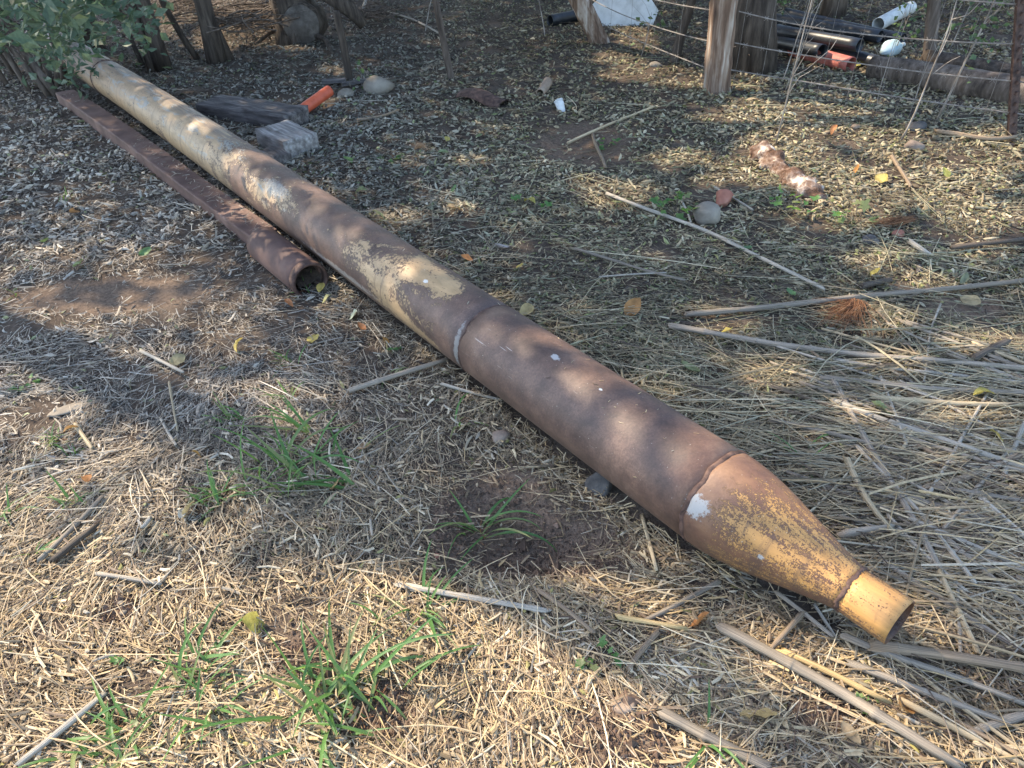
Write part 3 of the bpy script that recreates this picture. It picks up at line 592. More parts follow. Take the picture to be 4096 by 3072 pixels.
# --- wire fence
fence = empty('wire_fence', tuple(pt(3400, 400)), 'sagging old wire fence with barbed strands between wooden and steel posts', 'fence')
PA, PB, PC = pt(2865, 365), B, pt(2400, 170); PE = PB+(PB-PA)*.9
def strand(p, q, sag, name='barbed_strand', barbs=True, r=.0022, n=16, seed=0):
    mb = MB(); P = curve(p, q, n, .006, seed, sag); tube(mb, P, r, 5, cap=False)
    P2 = P+np.array([0, 0, .0035]); tube(mb, P2, r, 4, cap=False)
    if barbs:
        L = np.linalg.norm(q-p)
        for s0 in np.arange(.08, L, .13):
            c0 = P[0]+(P[-1]-P[0])*s0/L; i = s0/L*(n-1); i0 = int(i); c0 = P[i0]+(P[min(i0+1, n-1)]-P[i0])*(i-i0)
            for dd in ((.015, .0, .014), (-.012, .006, .016)): tube(mb, [c0-np.array(dd), c0+np.array(dd)], .0012, 4)
    mb.obj(name, M_['wire'], fence)
for i, z in enumerate((.16, .34, .54, .74, 1.0)):
    strand(PA+np.array([.07, -.06, z]), PB+np.array([-.01+TL*z, .02, z-.02]), .01+.006*(i % 3), seed=i)
    strand(PB+np.array([.02+TL*z, .0, z-.02]), PE+np.array([0, 0, z]), .01, seed=i+9)
    strand(PC+np.array([-.28*z, .1, z+.02]), PA+np.array([-.07, .0, z]), .015, 'plain_strand' if i % 2 else 'barbed_strand', i % 2 == 0, seed=i+20)
for i in range(9):
    q = (i+.6)/9.5; p = PA+(PB-PA)*q+np.array([0, 0, .02]); strand(p, p+np.array([.03, .02, .75]), 0, 'stay_wire', False, .0011, 6, i)
for i in range(5):
    q = (i+.5)/5; p = PC+(PA-PC)*q+np.array([0, 0, .04]); strand(p, p+np.array([.02, .02, .8]), 0, 'stay_wire', False, .0011, 6, i+30)

# ------------------------------------------------------------------ things lying about
# white slab leaning behind the fence
wp = pt(2490, 110); slab = MB(); outline = [(-.28, .0), (.30, -.02), (.36, .14), (.24, .30), (.20, .62), (.02, .62), (-.12, .52), (-.16, .34), (-.34, .18)]
no = len(outline); vs_ = [(x, .0+z*.12, z) for x, z in outline]+[(x*.97, .055+z*.12, z*.98) for x, z in outline]
fs = [tuple(range(no)), tuple(range(no, 2*no))[::-1]]+[(i, no+i, no+(i+1) % no, (i+1) % no) for i in range(no)]
slab.add(np.array(vs_)@rotz(-.1).T+wp+np.array([0, .05, -.02]), fs); tag(slab.obj('plaster_slab', M_['white'], None, False), 'broken white plaster slab propped behind the fence beside the leaning post', 'slab')
# timbers
def timber(name, px, py, zc, size, d, mat, label, cat='timber', seed=0, rough=.012, tilt=0., dz=0.):
    c0 = G(px, py, zc); mb = MB(); dd = np.array([d[0], d[1], tilt]); boxmesh(mb, size, (0, 0, 0), None, 24, 10, 7, rough*.55, seed); me_ = mb.mesh(name, M_[mat]); o = link(name, me_, None, (c0[0], c0[1], zc+dz)); o.rotation_euler = Matrix(rotax(dd).tolist()).to_euler(); return tag(o, label, cat)
timber('timber', 1150, 560, .055, (.42, .25, .13), (.52, -.62), 'sleeper', 'short pale grey weathered timber with a broken end, close to the thick pipe', seed=3, rough=.016)
timber('timber', 1010, 450, .04, (.90, .26, .12), (.72, -.42), 'sleeper_dark', 'long dark grey timber with straw on it, its cut end by the orange tube', seed=8, rough=.02)
timber('timber', 1095, 640, .02, (.22, .16, .10), (.5, -.6), 'sleeper_dark', 'small dark rotten wood block tucked between grey timber and thick pipe', seed=12, rough=.02)
def plastic_pipe(name, a, b_, r, mat, label, cat='pipe', wall=.006, lift=0., socket=False, group=None, ri=None):
    p0, p1 = np.asarray(a, float), np.asarray(b_, float); root = empty(name, tuple((p0+p1)/2*np.array([1, 1, 0])), label, cat, group)
    mb = MB(); n = 14; P = curve(p0, p1, n, .004, int(abs(p0[0])*100)); rr = np.full(n, r)
    v, f, L, th_ = hollow(mb, P, rr, rr-wall, 28); mb.add(v, f); mb.obj('pipe_wall', M_[mat], root)
    if socket:
        d = (P[-1]-P[-2]); d /= np.linalg.norm(d); mb = MB(); v, f, L, th_ = hollow(mb, [P[-1]-d*.10, P[-1]-d*.095, P[-1]+d*.004], np.array([r+.001, r+.006, r+.006]), np.array([r+.0005, r+.0005, r+.0005]), 28); mb.add(v, f); mb.obj('socket', M_[mat], root)
    return root
def at(px, py, z): p = G(px, py, z); return np.array([p[0], p[1], z+float(HT(p[0], p[1]))])
plastic_pipe('orange_tube', at(1200, 437, .045), at(1318, 362, .10), .040, 'orange', 'bright orange plastic tube sticking out of the straw behind the grey timbers', 'tube', .005)
plastic_pipe('red_pipe', at(3170, 195, .06), at(3405, 258, .05), .058, 'red', 'faded red plastic pipe lying in front of the black pipes', 'pipe', .005)
plastic_pipe('grey_plastic_pipe', at(3640, 40, .09), at(3512, 100, .06), .058, 'pvc', 'pale grey plastic pipe lying alone behind the black pipes', 'pipe', .005)
blk = [((3110, 120, .08), (3392, 210, .06), 'black pipe directly behind the red pipe, its open end just above the red end'), ((3280, 195, .05), (3530, 252, .06), 'black pipe reaching farthest toward the brown log, beside the blue plastic'), ((3060, 75, .07), (3520, 148, .07), 'upper black pipe ending left of the blue plastic'),
       ((3140, 60, .10), (3612, 155, .06), 'rearmost black pipe, its end beyond the blue plastic'), ((3010, 150, .05), (3290, 205, .12), 'black pipe lying low at the foot of the weathered post'), ((3020, 110, .15), (3440, 180, .16), 'black pipe on top of the other black pipes')]
for i, (a, b_, lab) in enumerate(blk): plastic_pipe('black_pipe', at(*a), at(*b_), .05, 'black', lab, 'pipe', .004, group='black pipes piled behind the fence')
plastic_pipe('black_pipe', at(2200, 85, .05), at(2330, 55, .06), .055, 'black', 'black pipe lying behind the leaning post', 'pipe', .004, group='black pipes piled behind the fence')
mb = MB(); p0, p1 = at(3490, 268, .05), at(4300, 430, .05); P = curve(p0, p1, 16, .01, 4); tube(mb, P, np.linspace(.085, .11, 16), 16, rough=.06, seed=5); tag(mb.obj('log', M_['bark']), 'long brown log lying behind the fence beside the steel post', 'log')
mb = MB(); p0, p1 = at(3700, 230, .04), at(4300, 350, .05); P = curve(p0, p1, 16, .01, 6); tube(mb, P, np.linspace(.06, .075, 16), 14, rough=.06, seed=9); tag(mb.obj('log', M_['bark_dark']), 'thinner dark log parallel to and beyond the brown log', 'log')
# crumpled pale blue bottle
bp = at(3565, 200, .06); mb = MB(); d = np.array([.75, .35, .1]); P = bp+np.array([d])*np.linspace(-.13, .13, 9)[:, None]; tube(mb, P, [.02, .035, .06, .068, .06, .066, .055, .03, .016], 14, rough=.09, seed=6)
bot = empty('plastic_bottle', tuple(bp), 'crumpled pale blue plastic container beside the black pipe ends', 'container'); mb.obj('body', M_['blue'], bot)
mb = MB(); tube(mb, [P[-1], P[-1]+d*.035], [.017, .017], 12); mb.obj('cap', M_['pvc'], bot)
# rotten log
mb = MB(); p0, p1 = at(3030, 600, .035), at(3285, 800, .02); P = curve(p0, p1, 60, .03, 5); qq = np.linspace(0, 1, 60); tube(mb, P, .066*(.88+.12*np.sin(qq*9)+.10*np.sin(qq*23))*np.clip(.55+qq*6, 0, 1)*np.clip(.5+(1-qq)*5, 0, 1), 36, rough=.03, seed=15)
_v = mb.v[0]; _d = _v-np.repeat(P, 36, 0); _n = noise(_v[:, 0]*1+_v[:, 2]*.7, _v[:, 1]+_v[:, 2]*1.1, 22, 5, 4)-.5; _v += _d*(_n*1.1)[:, None]; _v[:, 2] -= .012
lg = mb.obj('rotten_log', M_['rotten']); tag(lg, 'crumbling rotten log of mixed white and red brown wood', 'log')
# stones
rock('boulder', 2822, 890, (.15, .13, .13), M_['stone'], 'pale grey boulder resting beside the red clay fragment', seed=3, sink=.2, rot=.3)
rock('boulder', 1520, 372, (.26, .20, .17), M_['stone'], 'smooth buff boulder behind the orange tube', seed=6, sink=.25, rot=-.3)
rock('field_stone', 1385, 385, (.14, .1, .10), M_['stone'], 'grey half-buried stone between orange tube and buff boulder', seed=9, sink=.45)
rock('field_stone', 3655, 520, (.15, .1, .08), M_['stone_dark'], 'flat dark stone under a bent twig near the steel post', seed=14, sink=.35)
rock('field_stone', 3650, 596, (.13, .1, .09), M_['stone_warm'], 'brown stone just nearer than the flat dark stone', seed=17, sink=.35)
rock('field_stone', 3419, 520, (.06, .04, .04), M_['clay_pipe'], 'small pinkish stone in sunlit litter', seed=19)
rock('field_stone', 2625, 268, (.12, .08, .06), M_['stone'], 'rounded pale stone in front of the broad rough trunk', seed=23, sink=.4)
rock('field_stone', 3450, 1880, (.028, .02, .02), M_['stone_warm'], 'small brown stone among stalks beside the reducer', seed=29)
rock('field_stone', 3496, 2018, (.055, .03, .018), M_['stone_warm'], 'flat oval brown stone among stalks beside the reducer', seed=31)
rock('field_stone', 3919, 2465, (.035, .04, .035), M_['stone_dark'], 'dark square stone block beyond the narrow spout', seed=37, sink=.4)
rock('clay_fragment', 2888, 830, (.12, .10, .12), M_['brick'], ang=.12, label='broken red clay fragment behind the pale grey boulder', cat='fragment', seed=41, sink=.25, rough=.5)
rock('clay_fragment', 3588, 948, (.06, .04, .05), M_['brick'], ang=.12, label='small red brick shard standing in the litter', cat='fragment', seed=43, sink=.3)
rock('clay_fragment', 1742, 2212, (.022, .02, .02), M_['brick'], ang=.12, label='tiny red clay lump beside the bare soil', cat='fragment', seed=47)
rock('pebble', 484, 2413, (.022, .017, .014), M_['stone'], 'upper of two round pebbles lying together', 'pebble', seed=53, sink=.1)
rock('pebble', 494, 2448, (.021, .018, .015), M_['stone'], 'lower of two round pebbles lying together', 'pebble', seed=59, sink=.1)
rock('field_stone', 2405, 1935, (.10, .09, .10), M_['stone_dark'], 'black stone wedged under the thick pipe', seed=61, sink=.35)
rock('soil_clod', 2003, 1745, (.07, .06, .05), M_['stone_warm'], 'dark soil clod above the bare hollow', 'clod', seed=67, sink=.3)
rock('soil_clod', 2270, 2290, (.022, .018, .018), M_['clay_pipe'], 'pinkish clod in the straw below the bare hollow', 'clod', seed=71)
rock('soil_clod', 570, 1750, (.04, .035, .03), M_['stone_dark'], 'dark round clod in the straw left of the grass', 'clod', seed=73)
rock('soil_clod', 2490, 2820, (.06, .045, .035), M_['clay_pipe'], 'crumbly brown clod on top of the bare earth mound', 'clod', seed=75, sink=.45)
rock('wood_chunk', 3480, 972, (.09, .06, .05), M_['sleeper_dark'], 'black wood chunk beside the small brick shard', 'wood chunk', seed=79, rough=.6)
rock('wood_chunk', 3676, 1078, (.09, .03, .035), M_['sleeper_dark'], 'dark knobbly wood chunk standing alone in the litter', 'wood chunk', seed=83, rot=1., rough=.6)
rock('flat_stone', 300, 1625, (.2, .07, .02), M_['stone'], 'flat pale stone level with the straw behind the first grass tuft', 'stone', seed=85, sink=.45, rot=.6)
# pot, tube, cup, sheet
mb = MB(); p0, p1 = at(2160, 372, .02), at(2192, 325, .05); v, f, L, th_ = hollow(mb, curve(p0, p1, 8, .01, 2), np.linspace(.034, .038, 8), np.linspace(.028, .032, 8), 20); mb.add(v, f); tag(mb.obj('clay_tube', M_['clay_pipe']), 'short buff clay tube half sunk in the litter', 'tube')
cp = at(2246, 455, -.025); cup = empty('white_cup', tuple(cp), 'small crushed white cup lying in the litter', 'cup')
mb = MB(); a = cp+np.array([-.02, .03, .085]); v, f, L, th_ = hollow(mb, [cp+np.array([.012, -.01, .0]), cp+np.array([.0, 0, .03]), a-np.array([-.01, .01, .02]), a], np.array([.022, .027, .031, .031]), np.array([.002, .024, .028, .028]), 20); mb.add(v, f); mb.obj('wall', M_['white'], cup)
mb = MB(); v, f, L, th_ = hollow(mb, [a-np.array([-.002, .003, .004]), a+np.array([-.001, .002, .003])], np.array([.0335, .0335]), np.array([.0315, .0315]), 20); mb.add(v, f); mb.obj('rim', M_['white'], cup)
# rusty bent sheet
b_ = at(1935, 410, 0.); mb = MB(); n1, n2 = 10, 6; vs_ = []
for i in range(n1):
    for j in range(n2):
        u, q = i/(n1-1), j/(n2-1); ang = (q-.5)*1.9; vs_.append(b_+rotz(-.75)@np.array([(u-.5)*.42, math.sin(ang)*.11, math.cos(ang)*.10-.035+.02*math.sin(u*5)]))
fs = [(i*n2+j, (i+1)*n2+j, (i+1)*n2+j+1, i*n2+j+1) for i in range(n1-1) for j in range(n2-1)]
mb.add(vs_, fs); o = mb.obj('rusty_sheet', M_['rust_dark']); sm = o.modifiers.new('thick', 'SOLIDIFY'); sm.thickness = .004; tag(o, 'curled rusty steel sheet half buried beside the buff clay tube', 'scrap metal')
b_ = at(1330, 348, .02); mb = MB(); boxmesh(mb, (.2, .06, .03), b_+np.array([0, .1, .01]), rotz(.1), 6, 2, 2, .006, 3); tag(mb.obj('dark_board', M_['sleeper_dark']), 'short black board lying behind the orange tube', 'board')
mb = MB(); boxmesh(mb, (.32, .04, .03), at(1445, 330, .03), rotz(.4), 6, 2, 2, .008, 5); tag(mb.obj('dark_board', M_['sleeper_dark']), 'narrow black board at the foot of the dark stake', 'board')

# ------------------------------------------------------------------ straw and leaf litter
def strips(C, yaw, L, Wd, pitch, roll, bend, col, prof=(1., 1., .8), fold=.0, shade=None):
    n = len(C); d = np.stack([np.cos(yaw)*np.cos(pitch), np.sin(yaw)*np.cos(pitch), np.sin(pitch)], 1)
    p = np.stack([-np.sin(yaw), np.cos(yaw), np.zeros(n)], 1); u = np.cross(d, p)
    wv = p*np.cos(roll)[:, None]+u*np.sin(roll)[:, None]; nv = np.cross(d, wv)
    ts = np.linspace(-.5, .5, len(prof)); rows = []
    for t_, pw in zip(ts, prof):
        c = C+d*(t_*L)[:, None]+p*(bend*L*(.25-t_*t_))[:, None]+nv*(bend*.5*L*(.25-t_*t_))[:, None]
        h = (Wd*pw*.5)[:, None]
        if fold: rows += [c-wv*h, c+nv*h*fold, c+wv*h]
        else: rows += [c-wv*h, c+wv*h]
    m_ = 3 if fold else 2; R_ = len(rows); v = np.stack(rows, 1).reshape(-1, 3); base = (np.arange(n)*R_)[:, None]; fs = []
    for i in range(len(prof)-1):
        for j in range(m_-1): fs.append(base+np.array([[i*m_+j, i*m_+j+1, (i+1)*m_+j+1, (i+1)*m_+j]]))
    return v, np.concatenate(fs), np.repeat(col, R_, 0)
def pipe_dist(x, y):
    s = x*PD[0]+y*PD[1]; dn = x*PN[0]+y*PN[1]-(OFF-.02285*((s-3)/4)**2-.04101*((s-3)/4)**3); return s, dn
def beam_dist(x, y): q = np.stack([x-b0[0], y-b0[1]], 1); return q@bd[:2], q@bs[:2]
def spots(n, power, xm=-.12, x2=1.12, y0=-.02, y1=1.12):
    "scatter on the ground, denser close by"
    out = np.zeros((0, 2))
    while len(out) < n:
        px = rng.uniform(xm, x2, n*2)*4096; py = (y0+(y1-y0)*rng.random(n*2)**power)*3072
        D = (px-CX)[:, None]/FPX*_R-(py-CY)[:, None]/FPX*_U+_f; t_ = CAM_H/np.maximum(-D[:, 2], 1e-4); P = D[:, :2]*t_[:, None]
        P = P[(-D[:, 2] > .1) & (np.hypot(P[:, 0], P[:, 1]) < 16)]
        s, dn = pipe_dist(P[:, 0], P[:, 1]); inside = (np.abs(dn) < np.where(s > .7, .105, np.where(s > .3, .03, 0))) & (s > .2) & (s < 8.7)
        bs_, bn = beam_dist(P[:, 0], P[:, 1]); inb = (bs_ > 0) & (bs_ < 3.73) & (bn > -.004) & (bn < W)
        st = (P-sc1[:2])@sd[:2]; sn = (P-sc1[:2])@np.array([-sd[1], sd[0]]); ins = (st > -.42) & (st < .02) & (np.abs(sn) < .07)
        P = P[~inside & ~inb & ~ins]
        br = bare(P[:, 0], P[:, 1]); P = P[rng.random(len(P)) > br*.93]; P = P[rng.random(len(P)) < np.clip(-.55+2.9*noise(P[:, 0], P[:, 1], 5.5, 71, 4), .12, 1)]
        out = np.concatenate([out, P])
    return out[:n]
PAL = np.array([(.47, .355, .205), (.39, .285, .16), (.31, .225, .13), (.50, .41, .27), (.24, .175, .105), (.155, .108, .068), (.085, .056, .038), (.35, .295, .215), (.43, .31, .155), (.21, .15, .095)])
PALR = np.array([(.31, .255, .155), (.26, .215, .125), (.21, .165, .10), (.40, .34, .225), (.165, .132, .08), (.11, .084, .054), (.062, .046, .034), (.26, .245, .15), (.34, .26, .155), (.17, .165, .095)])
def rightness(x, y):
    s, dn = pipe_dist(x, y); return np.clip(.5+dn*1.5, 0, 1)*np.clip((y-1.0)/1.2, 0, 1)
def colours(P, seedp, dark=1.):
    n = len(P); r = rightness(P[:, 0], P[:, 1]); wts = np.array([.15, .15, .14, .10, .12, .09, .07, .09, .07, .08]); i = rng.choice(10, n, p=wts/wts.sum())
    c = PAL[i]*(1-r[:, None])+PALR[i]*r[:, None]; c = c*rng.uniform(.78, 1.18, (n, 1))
    q = noise(P[:, 0], P[:, 1], 3.5, 91, 3)[:, None]; g_ = np.clip((.2-P[:, 0])/1.2, 0, 1)[:, None]*np.clip((P[:, 1]-1.1)/.9, 0, 1)[:, None]*.55   # grey veil of glare painted into the hay colour on the pipe's near side
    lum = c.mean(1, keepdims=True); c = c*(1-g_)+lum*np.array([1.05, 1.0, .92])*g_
    return np.clip(c*(.66+.68*q)*dark*(1-.3*np.clip((P[:, 1:2]-5)/2, 0, 1)), .01, .8)  # last factor darkens far litter, painted shade for the back of the scene
vv, ff, cc_, off_ = [], [], [], 0
def addset(v, f, c):
    global off_
    vv.append(v); ff.append(f+off_); cc_.append(c); off_ += len(v)
def flow(P): return PI*1.6*noise(P[:, 0], P[:, 1], 2.3, 33, 2)
def chop(n, power, Lr, Wr, zmax, seedp, align=.35, **kw):
    P = spots(n, power, **kw); dist = np.hypot(P[:, 0], P[:, 1]); ang = np.where(rng.random(n) < align, flow(P)+rng.normal(0, .5, n), rng.uniform(0, 2*PI, n))
    L = rng.uniform(*Lr, n)*rng.lognormal(0, .35, n); Wd = rng.uniform(*Wr, n)*np.clip(dist/2.6, 1, 2.2); z = HT(P[:, 0], P[:, 1])+zmax*rng.random(n)**1.7+.002
    s, dn = pipe_dist(P[:, 0], P[:, 1])
    return P, np.stack([P[:, 0], P[:, 1], z], 1), ang, L, Wd
# short chopped hay everywhere
P, C, a, L, Wd = chop(200000, .84, (.010, .042), (.0012, .0030), .011, 0, .5)
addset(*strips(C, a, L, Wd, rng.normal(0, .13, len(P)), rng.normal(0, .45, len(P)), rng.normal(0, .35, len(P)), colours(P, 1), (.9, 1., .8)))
# longer straws close by, with a raised back
P, C, a, L, Wd = chop(30000, .62, (.022, .085), (.0016, .0036), .016, 0, .65)
keep = (np.hypot(P[:, 0], P[:, 1]) < 4.5) & (rng.random(len(P)) > .72*rightness(P[:, 0], P[:, 1])*np.clip((P[:, 1]-1.9)/.8, 0, 1)); P, C, a, L, Wd = P[keep], C[keep], a[keep], L[keep], Wd[keep]
r = rightness(P[:, 0], P[:, 1])
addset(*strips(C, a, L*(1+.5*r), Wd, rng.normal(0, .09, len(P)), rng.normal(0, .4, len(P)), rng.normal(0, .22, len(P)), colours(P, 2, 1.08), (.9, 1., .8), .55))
# small dry leaves, mostly right of the pipe and under the trees
P, C, a, L, Wd = chop(110000, 1.05, (.014, .038), (.005, .0125), .016, 0, .1)
keep = rng.random(len(P)) < .12+.88*np.clip(rightness(P[:, 0], P[:, 1])+np.clip((P[:, 1]-3.5)/3, 0, 1), 0, 1); P, C, a, L, Wd = P[keep], C[keep], a[keep], L[keep], Wd[keep]
lc = colours(P, 3, 1.05); gsel = rng.random(len(P)) < .16; lc[gsel] = lc[gsel]*np.array([.72, .85, .55])
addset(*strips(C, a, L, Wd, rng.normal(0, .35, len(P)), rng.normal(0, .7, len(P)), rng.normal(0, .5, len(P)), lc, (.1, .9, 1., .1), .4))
# larger dead leaves farther off, under the trees
P, C, a, L, Wd = chop(70000, 1.9, (.022, .05), (.006, .012), .02, 0, .1)
keep = P[:, 1] > 3.2; P, C, a, L, Wd = P[keep], C[keep], a[keep], L[keep], Wd[keep]; lc = colours(P, 8, 1.15)
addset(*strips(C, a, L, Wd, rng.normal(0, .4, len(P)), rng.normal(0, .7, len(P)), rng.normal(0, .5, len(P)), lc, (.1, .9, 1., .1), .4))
# thin long stems
P, C, a, L, Wd = chop(5200, .75, (.10, .30), (.0018, .0036), .03, 0, .6)
# broad flakes and dark bark bits
P, C, a, L, Wd = chop(13000, .7, (.02, .055), (.004, .0085), .018, 0, .3)
addset(*strips(C+np.array([0, 0, .004]), a, L, Wd, rng.normal(0, .15, len(P)), rng.normal(0, .5, len(P)), rng.normal(0, .2, len(P)), colours(P, 9, 1.)*rng.choice([1.12, .45], (len(P), 1), p=[.7, .3]), (.8, 1., .85), .3))
P, C, a, L, Wd = chop(5200, .75, (.10, .30), (.0018, .0036), .03, 0, .6)
r = rightness(P[:, 0], P[:, 1]); a = np.where(rng.random(len(P)) < .55*r, rng.normal(-.12, .35, len(P)), a)
addset(*strips(C+np.array([0, 0, .006]), a, L*(.6+.8*r), Wd, rng.normal(0, .05, len(P)), rng.normal(0, .4, len(P)), rng.normal(0, .12, len(P)), colours(P, 4, 1.15), (.8, 1., 1., .7), .5))
# dense stalk litter right of the reducer
g0 = G(3700, 1900)[:2]; n = 3200; P = g0+rng.normal(0, 1, (n, 2))*np.array([.55, .42]); s, dn = pipe_dist(P[:, 0], P[:, 1]); keep = ((dn > .15) | (s < .2)); P = P[keep]; n = len(P)
C = np.stack([P[:, 0], P[:, 1], HT(P[:, 0], P[:, 1])+rng.uniform(.004, .035, n)], 1)
addset(*strips(C, rng.normal(-.15, .45, n), rng.uniform(.12, .45, n), rng.uniform(.002, .0045, n)*rng.choice([1, 1.9], n, p=[.85, .15]), rng.normal(0, .04, n), rng.normal(0, .4, n), rng.normal(0, .1, n), colours(P, 5, 1.05), (.8, 1., 1., .7), .5))
n = 9000; q = rng.uniform(.2, 8., n)**1.; q = q[np.argsort(rng.random(n))]*rng.random(n)**.35; side = rng.choice([-1, 1], n); dd_ = .09+.13*rng.random(n)**1.5; ax_ = axis(q); P3 = ax_+PN*(side*dd_)[:, None]; P = P3[:, :2]; P3[:, 2] = HT(P[:, 0], P[:, 1])+.004+np.clip(.19-dd_, 0, .1)*.35*rng.random(n)
ok = (q > .75); P, P3, q = P[ok], P3[ok], q[ok]; n = len(P)
addset(*strips(P3, rng.uniform(0, 6.3, n), rng.uniform(.015, .06, n), rng.uniform(.0015, .004, n)*np.clip(P[:, 1]/2.6, 1, 2.2), rng.normal(0, .3, n), rng.normal(0, .5, n), rng.normal(0, .3, n), colours(P, 6), (.9, 1., .8)))
n = 150; q = rng.uniform(.8, 7, n); th0 = rng.normal(PI/2+.15, .35, n); ax_ = axis(q); P3 = ax_+(PR+.0015)*(np.cos(th0)[:, None]*PN+np.sin(th0)[:, None]*np.array([0, 0, 1.])); P = P3[:, :2]
addset(*strips(P3, rng.uniform(0, 6.3, n), rng.uniform(.006, .022, n), rng.uniform(.0012, .003, n), rng.normal(0, .1, n), rng.normal(0, .3, n), rng.normal(0, .3, n), colours(P, 6, 1.2), (.9, 1., .8)))
# straw blown on to beam and against it
n = 420; q = rng.random(n)**.8; P3 = b0+(b1-b0)*q[:, None]+bs*(rng.uniform(.02, W, n)**1.)[:, None]; P3[:, 2] = Hh+.003; P = P3[:, :2]
addset(*strips(P3, rng.uniform(0, 6.3, n), rng.uniform(.015, .05, n), rng.uniform(.002, .004, n), rng.normal(0, .06, n), rng.normal(0, .3, n), rng.normal(0, .3, n), colours(P, 6), (.9, 1., .8)))
fastmesh_all = fastmesh('straw_litter', np.concatenate(vv), np.concatenate(ff), np.concatenate(cc_), M_['straw'])
tag(fastmesh_all, 'dry chopped straw and small dead leaves covering the ground', 'straw', kind='stuff')
# crumbs of soil on the bare patches
cr_v, cr_f, cr_c, o_ = [], [], [], 0
octv = np.array([(1, 0, 0), (-1, 0, 0), (0, 1, 0), (0, -1, 0), (0, 0, 1), (0, 0, -1)], float); octf = np.array([(0, 2, 4), (2, 1, 4), (1, 3, 4), (3, 0, 4), (2, 0, 5), (1, 2, 5), (3, 1, 5), (0, 3, 5)])
pts = []
for c, rx, ry, d in BARE[:6]+BARE[9:]: pts.append(c+rng.normal(0, .62, (1500, 2))*np.array([rx, ry]))
P = np.concatenate(pts); P = P[rng.random(len(P)) < bare(P[:, 0], P[:, 1])+.1]; n = len(P); sz = .0022*rng.lognormal(0, .55, n)
C = np.stack([P[:, 0], P[:, 1], HT(P[:, 0], P[:, 1])+sz*.4], 1); v = C[:, None]+octv[None]*sz[:, None, None]*rng.uniform(.6, 1.4, (n, 6, 1))
f = (np.arange(n)*6)[:, None, None]+octf[None]; q = rng.random((n, 1)); col = np.array((.07, .045, .03))*(1-q)+np.array((.21, .135, .09))*q
tag(fastmesh('soil_crumbs', v.reshape(-1, 3), f.reshape(-1, 3), np.repeat(col, 6, 0), M_['straw']), 'loose soil crumbs scattered over the bare earth patches', 'soil', kind='stuff')
# brush heap and dead twigs far behind
mb = MB(); g = np.random.default_rng(8)
for (px, py, nn, L_, zz_) in [(960, 70, 120, .9, .35), (1080, 40, 80, .8, .3), (560, 60, 60, .6, .08), (1500, 50, 60, .5, .12), (2950, 170, 20, .4, .2), (760, 30, 60, .7, .1)]:
    for i in range(nn):
        c0 = at(px+g.normal(0, 60), py+g.normal(0, 18), .02+g.random()*zz_); a_ = g.uniform(0, PI); d = np.array([math.cos(a_), math.sin(a_), g.normal(0, .15)])*L_*g.uniform(.3, 1)/2
        tube(mb, curve(c0-d, c0+d, 5, .06, i), np.linspace(.007, .003, 5)*g.uniform(.5, 1.3), 4, cap=False)
tag(mb.obj('brushwood', M_['bark']), 'tangled grey dead twigs heaped behind stump and trees', 'brushwood', kind='stuff')

